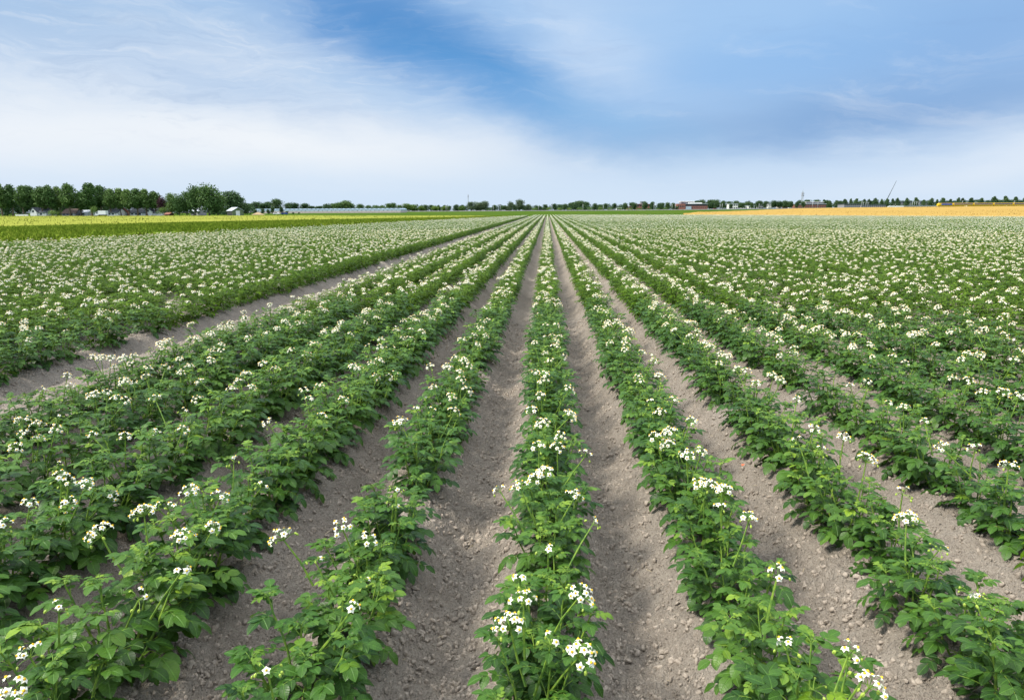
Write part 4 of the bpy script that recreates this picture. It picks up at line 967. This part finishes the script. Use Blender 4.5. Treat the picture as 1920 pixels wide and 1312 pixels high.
block("blue_roof_hall", 1735, 1782, 378.5, 1000, M_greywall, M_slate, "dark blue roofed hall behind the train front", depth=20, nwin=8)
block("white_shed", 1693, 1757, 386.2, 870, M_white, M_lightroof, "long low white shed between the lorries and the train", depth=8, nwin=12, floors=1)
block("white_shed", 1812, 1834, 378.8, 985, M_white, M_lightroof, "pale building glimpsed in the avenue above the train", depth=10, nwin=4)

# ------------------------------------------------------------------ vehicles
M_tyre = material("tyre_rubber", (0.02, 0.02, 0.02), 0.8, 0.2, 4); M_vwhite = material("white_vehicle_paint", (0.80, 0.81, 0.82), 0.35, 0.03, 2, spec=0.5)
def wheel(e, x, y, r=0.5):
    mb = MB(); mb.tube([(x, y - .14, r), (x, y + .14, r)], r, 14, 0, cap=True); mb.build("wheel", M_tyre, e)
def truck(px0, px1, Y, label, ytop, face=-1):
    a = pt(px0, 404, Y).x; b_ = pt(px1, 404, Y).x; w = b_ - a; z = gzf(a, Y) + 0.0; H = pt((px0 + px1) / 2, ytop, Y).z - z; s = H / 3.4
    e = empty("box_truck", ((a + b_) / 2, Y, z), 0, label, "truck"); x0 = -w / 2; cab = min(2.0 * s, w * .28)
    mb = MB(); mb.box(x0 + cab + .15, w / 2, -1.25, 1.25, 0.9 * s, H); mb.build("cargo_box", M_vwhite, e)
    mb = MB(); P = [(x0, .5 * s), (x0 + cab, .5 * s), (x0 + cab, 2.5 * s), (x0 + cab * .35, 2.5 * s), (x0 + .05, 1.5 * s)]
    mb.add([(x, -1.15, zz) for x, zz in P] + [(x, 1.15, zz) for x, zz in P], [(0, 1, 2, 3, 4), (9, 8, 7, 6, 5)] + [(i, (i + 5), (i + 1) % 5 + 5, (i + 1) % 5) for i in range(5)]); mb.build("cab", M_vwhite, e)
    mb = MB(); mb.box(x0 + cab * .35, x0 + cab * .9, -1.18, -1.12, 1.55 * s, 2.3 * s); mb.build("window", M_win, e)
    mb = MB(); mb.box(x0 + .3, w / 2 - .2, -.5, .5, .5 * s, .9 * s); mb.build("chassis", M_darkclad, e)
    for x in (x0 + cab * .55, w / 2 - w * .22): wheel(e, x, -1.0, .5 * s); wheel(e, x, 1.0, .5 * s)
truck(181, 201, 388, "white box truck parked between the village houses", 395)
truck(1663, 1675, 862, "white lorry at the foot of the leaning crane", 386.0)
truck(1677, 1692, 862, "second white lorry, next to the long low white shed", 386.0)
def car(px, Y, mat, label):
    x = pt(px, 395, Y).x; z = gzf(x, Y); e = empty("parked_car", (x, Y, z), 0, label, "car")
    P = [(-2.1, .4), (2.1, .4), (2.1, .85), (1.3, .95), (.8, 1.42), (-1.0, 1.45), (-1.7, .95), (-2.1, .85)]; n = len(P)
    mb = MB(); mb.add([(a, -.85, b) for a, b in P] + [(a, .85, b) for a, b in P], [tuple(range(n)), tuple(range(2 * n - 1, n - 1, -1))] + [(i, i + n, (i + 1) % n + n, (i + 1) % n) for i in range(n)]); mb.build("body", mat, e)
    mb = MB(); mb.box(-1.1, .8, -.88, .88, .98, 1.34); mb.build("window", M_win, e)
    for a in (-1.35, 1.35): wheel(e, a, -.75, .33); wheel(e, a, .75, .33)
M_red = material("red_paint", (0.35, 0.03, 0.03), 0.4, 0.1, 2); M_bluep = material("blue_paint", (0.03, 0.06, 0.25), 0.4, 0.1, 2)
car(518, 455, M_vwhite, "white car parked near the sand heap left of the greenhouse")
car(533, 455, M_bluep, "dark blue car parked right of the white one near the greenhouse")
car(906, 740, M_vwhite, "white car on the road left of the rows' meeting point")
car(945, 740, M_vwhite, "white car farther right near the grey green trees")
car(889, 740, M_vwhite, "white car under the tall antenna")
car(1340, 858, M_red, "red car just right of the brick offices")
car(1480, 858, M_vwhite, "white car left of the brick hall")
# sand heap
def heap():
    Y = 452; x = pt(484, 400, Y).x; z = gzf(x, Y); n = 20; mb = MB(); vs = [(0, 0, 1.5)]; rr = random.Random(3)
    for ring, (r, hz) in enumerate(((1.2, 1.3), (2.6, .7), (4.4, 0.0))):
        for k in range(n): a_ = 6.283 * k / n; q = r * rr.uniform(.85, 1.15); vs.append((math.cos(a_) * q, math.sin(a_) * q * .7, max(-.1, hz * rr.uniform(.8, 1.15))))
    fs = [(0, 1 + k, 1 + (k + 1) % n) for k in range(n)] + [(1 + r_ * n + k, 1 + (r_ + 1) * n + k, 1 + (r_ + 1) * n + (k + 1) % n, 1 + r_ * n + (k + 1) % n) for r_ in range(2) for k in range(n)]
    mb.add(vs, fs); tag(mb.build("sand_heap", material("heap_sand", (0.40, 0.30, 0.17), 0.95, 0.15, 2), loc=(x, Y, z), smooth=True), "tan heap of sand lying beside the green barn", "sand heap")
heap()

# ------------------------------------------------------------------ railway, train, masts
RY = lambda X: 715 + 0.22 * X
M_ballast = material("track_ballast", (0.13, 0.13, 0.12), 0.95, 0.25, 0.5)
def railway():
    xs = np.arange(-360, 1100, 12.); V = []; F = []
    for i, x in enumerate(xs):
        y = RY(x); z = gzf(x, y)
        V += [(x, y - 4.5, z - .1), (x, y - 3.0, z + .75), (x, y + 3.0, z + .75), (x, y + 4.5, z - .1)]
        if i: a = 4 * (i - 1); b_ = 4 * i; F += [(a, b_, b_ + 1, a + 1), (a + 1, b_ + 1, b_ + 2, a + 2), (a + 2, b_ + 2, b_ + 3, a + 3)]
    me = np_mesh("railway_bed", np.array(V), np.array(F), M_ballast, False)
    tag(link("railway_bed", me), "dark ballast bed of the railway crossing behind the fields", kind='structure')
railway()
def hedge():
    pass
M_ty = material("train_yellow", (0.80, 0.50, 0.02), 0.4, 0.05, 1); M_tb = material("train_blue", (0.03, 0.09, 0.38), 0.4, 0.08, 1); M_tw = material("train_windows", (0.10, 0.09, 0.17), 0.3, 0.1, 1, spec=0.5); M_tg = material("train_roof", (0.22, 0.20, 0.27), 0.5, 0.1, 1)
def train():
    # solve where the pixel's ray meets the track
    def xat(px):
        x = 500.
        for _ in range(30): x = pt(px, 388, RY(x)).x
        return x
    x0 = xat(1757); th = math.atan(0.22); z = gzf(x0, RY(x0)) + 0.80
    e = empty("passenger_train", (x0, RY(x0), z), th, "yellow and blue passenger train at the right edge behind the ripe wheat", "train")
    L0 = 19.0
    def car_(nm, xs_, xe, loco):
        P = [(-1.4, .7), (1.4, .7), (1.45, 2.0), (1.4, 3.3), (.9, 3.9), (-.9, 3.9), (-1.4, 3.3), (-1.45, 2.0)]; n = 8
        def ringx(x, k): return [(x, y * k, zz * (k if zz > 1 and k < 1 else 1)) for y, zz in P]
        mb = MB()
        st = ([(xs_, .72), (xs_ + 1.5, 1.0)] if loco else [(xs_, 1.0)]) + [(xe, 1.0)]
        vs = []
        for x, k in st: vs += ringx(x, k)
        fs = [(i * n + j, i * n + (j + 1) % n, (i + 1) * n + (j + 1) % n, (i + 1) * n + j) for i in range(len(st) - 1) for j in range(n)] + [tuple(range(n)), tuple((len(st) - 1) * n + j for j in range(n))[::-1]]
        mb.add(vs, fs); body = mb.build(nm, M_ty, e)
        mb = MB()
        if loco: mb.box(xs_ + 4, xe - 1.2, -1.52, 1.52, 1.7, 3.6)
        else: mb.box(xs_ + .8, xe - .8, -1.50, 1.50, 2.05, 3.5)
        mb.build("blue_panel" if loco else "window_band", M_tb if loco else M_tw, body)
        mb = MB(); mb.box(xs_ + 1.8, xe - .5, -1.0, 1.0, 3.9, 4.15); mb.build("roof", M_tg, body)
        mb = MB()
        for bx_ in (xs_ + 3.5, xe - 3.5):
            for dx in (-1.2, 1.2): mb.tube([(bx_ + dx, -1.2, .45), (bx_ + dx, 1.2, .45)], .45, 10, 0, cap=True)
            mb.box(bx_ - 1.9, bx_ + 1.9, -1.0, 1.0, .35, .72)
        mb.build("bogies", M_darkclad, body)
    car_("locomotive", 0, L0, True)
    x = L0 + .6
    for k in range(6): car_("coach", x, x + 25.5, False); x += 26.1
train()

masts = [(490, 385), (498, 384), (565, 385), (580, 385), (664, 385), (752, 383), (755, 384), (836, 384), (838, 385), (847, 385), (925, 384), (938, 382), (1010, 386), (1035, 384), (1093, 383), (1131, 385), (1179, 383), (1226, 381), (1230, 380),
         (1260, 383), (1266, 383), (1350, 383), (1354, 382), (1423, 382), (1438, 382), (1523, 379), (1533, 378), (1615, 378), (1618, 379), (1623, 378), (1627, 379), (1710, 377), (1714, 378), (1718, 377), (1722, 378), (1803, 376), (1900, 376)]
def rail_masts():
    mb = MB(); mb.tube([(0, 0, -.3), (0, 0, 8)], [.20, .14], 6, 0, cap=True); pole = mb.mesh("pole", M_steel, True)
    mb = MB(); mb.tube([(0, 0, 7.2), (0, -2.9, 7.6)], .07, 5); mb.tube([(0, 0, 6.0), (0, -2.9, 7.5)], .06, 5); mb.tube([(0, -2.9, 7.6), (0, -2.9, 6.2)], .04, 4); arm = mb.mesh("arm", M_steel)
    for i, (px, top) in enumerate(masts):
        x = 0.
        for _ in range(30): x = pt(px, 390, RY(x) + 5.2).x
        y = RY(x) + 5.2; z = gzf(x, y); h = max(5.5, pt(px, top, y).z - z)
        e = empty("railway_mast", (x, y, z), 0, "thin grey overhead line mast beside the railway, %s from the left" % ordinal(i + 1), "railway mast", "overhead line masts along the railway")
        link("pole", pole, e, scale=(1, 1, h / 8)); link("arm", arm, e, scale=(1, 1, h / 8))
rail_masts()
def antenna():
    Y = 880; x = pt(878, 385, Y).x; z = gzf(x, Y); h = pt(878, 364, Y).z - z; e = empty("antenna_mast", (x, Y, z), 0, "slender lone antenna mast sticking up above the middle trees", "antenna mast")
    mb = MB(); mb.tube([(0, 0, -.3), (0, 0, h * .8)], [.5, .32], 8, cap=True); mb.build("pole", M_steel, e)
    mb = MB(); mb.tube([(0, 0, h * .8), (0, 0, h * .93), (0, 0, h)], [.55, .5, .1], 8, cap=True); mb.build("antenna_tip", M_greywall, e)
    Y = 1000; x = pt(1503.5, 385, Y).x; z = gzf(x, Y); h = pt(1503.5, 354, Y).z - z; e = empty("lattice_tower", (x, Y, z), 0, "grey lattice telecom tower with antennas above the brick halls", "tower")
    mb = MB()
    for k in range(4):
        a = math.pi / 4 + k * math.pi / 2; mb.tube([(math.cos(a) * 2.0, math.sin(a) * 2.0, -.3), (math.cos(a) * .8, math.sin(a) * .8, h * .85)], [.16, .12], 5)
    nb = 14
    for j in range(nb):
        z0 = h * .85 * j / nb; z1 = h * .85 * (j + 1) / nb; r0 = 2 - 1.2 * j / nb; r1 = 2 - 1.2 * (j + 1) / nb
        for k in range(4):
            a = math.pi / 4 + k * math.pi / 2; c = a + math.pi / 2
            mb.tube([(math.cos(a) * r0, math.sin(a) * r0, z0), (math.cos(c) * r1, math.sin(c) * r1, z1)], .08, 4); mb.tube([(math.cos(a) * r1, math.sin(a) * r1, z1), (math.cos(c) * r1, math.sin(c) * r1, z1)], .08, 4)
    mb.build("lattice_frame", M_steel, e)
    mb = MB()
    for k in range(3):
        a = k * 2.094
        for zz in (.62, .72): mb.tube([(math.cos(a) * 1.6, math.sin(a) * 1.6, h * zz), (math.cos(a) * 1.6, math.sin(a) * 1.6, h * (zz + .07))], .35, 6, cap=True); mb.tube([(0, 0, h * zz + 1), (math.cos(a) * 1.6, math.sin(a) * 1.6, h * zz + 1)], .1, 4)
    mb.build("antennas", M_greywall, e)
    mb = MB(); mb.tube([(0, 0, h * .85), (0, 0, h)], [.2, .08], 6, cap=True); mb.build("top_rod", M_steel, e)
    # crane
    Y = 1020; p0 = pt(1657, 385, Y); p1 = pt(1681, 339, Y); z = gzf(p0.x, Y); e = empty("mobile_crane", (p0.x, Y, z), 0, "mobile crane with long thin boom leaning right above the avenue", "crane")
    mb = MB(); b0 = Vector((0, 0, 2.6)); b1 = Vector((p1.x - p0.x, 0, p1.z - z)); mb.tube([b0, b0.lerp(b1, .5), b0.lerp(b1, .52), b1], [.55, .45, .33, .2], 6, cap=True); mb.build("boom", M_darkclad, e)
    mb = MB(); mb.box(-5, 4, -1.3, 1.3, .8, 1.8); mb.box(-2.5, 1, -1.4, 1.4, 1.8, 3.2); mb.build("carrier", M_ty, e)
    mb = MB(); mb.box(-6.4, -5, -1.25, 1.25, .8, 2.9); mb.build("cab", M_ty, e)
    for xx in (-5.2, -2.5, 0, 2.8): wheel(e, xx, -1.2, .6); wheel(e, xx, 1.2, .6)
antenna()

# a few stray things on the soil: pebbles and one brick shard
def strays():
    import bmesh
    from mathutils import noise as mn
    M_peb = material("pale_pebble", (0.45, 0.42, 0.37), 0.7, 0.15, 30); M_sh = material("brick_shard", (0.55, 0.16, 0.08), 0.8, 0.15, 30)
    M_straw = material("dry_straw", (0.55, 0.46, 0.30), 0.8, 0.15, 30)
    P = [(1786, 1232, .022, "pale oblong pebble lying in the furrow at the lower right corner"), (1726, 1243, .009, "tiny white pebble left of the oblong pebble"), (1141, 987, .015, "pale pebble beside the centre row where its plants bulge right"),
         (1672, 1235, .010, "small pale stone in the soil near the lower right flowers")]
    def rock(nm, px, py, s, mat, lab, cat, seed, flat=.6):
        p = on_z(px, py, -0.08)
        for _ in range(6): p = on_z(px, py, float(surf_z(p.x, p.y)) + .012)
        bm = bmesh.new(); bmesh.ops.create_icosphere(bm, subdivisions=3, radius=s)
        for v in bm.verts:
            n = mn.noise(v.co / s * .9 + Vector((seed, 0, 0))); v.co *= 1 + .35 * n; v.co.z *= flat; v.co.x *= 1.35
        me = bpy.data.meshes.new(nm); bm.to_mesh(me); bm.free(); me.materials.append(mat); me.polygons.foreach_set('use_smooth', [True] * len(me.polygons))
        tag(link(nm, me, None, p, (0, 0, seed)), lab, cat)
    for i, (px, py, s, lab) in enumerate(P): rock("pebble", px, py, s, M_peb, lab, "pebble", i + 1)
    rock("brick_shard", 1395, 872, .013, M_sh, "small orange red brick shard on the bare soil", "brick shard", 9)
    rs = random.Random(8); mb = MB()
    for k in range(420):
        y = 1.6 + 7 * rs.random() ** 1.5; x = rs.uniform(-1, 1) * (1.1 + .8 * y); z = float(surf_z(x, y)) + .016; a = rs.uniform(0, 3.14); l = rs.uniform(.006, .022)
        c = Vector((x, y, z)); d = Vector((math.cos(a) * l, math.sin(a) * l, rs.uniform(-.003, .006)))
        mb.tube([c - d, c + Vector((0, 0, .003)), c + d], .0011, 3)
    tag(mb.build("straw_bits", M_straw), "thin bits of dry straw scattered over the soil", "straw", kind='stuff')
strays()
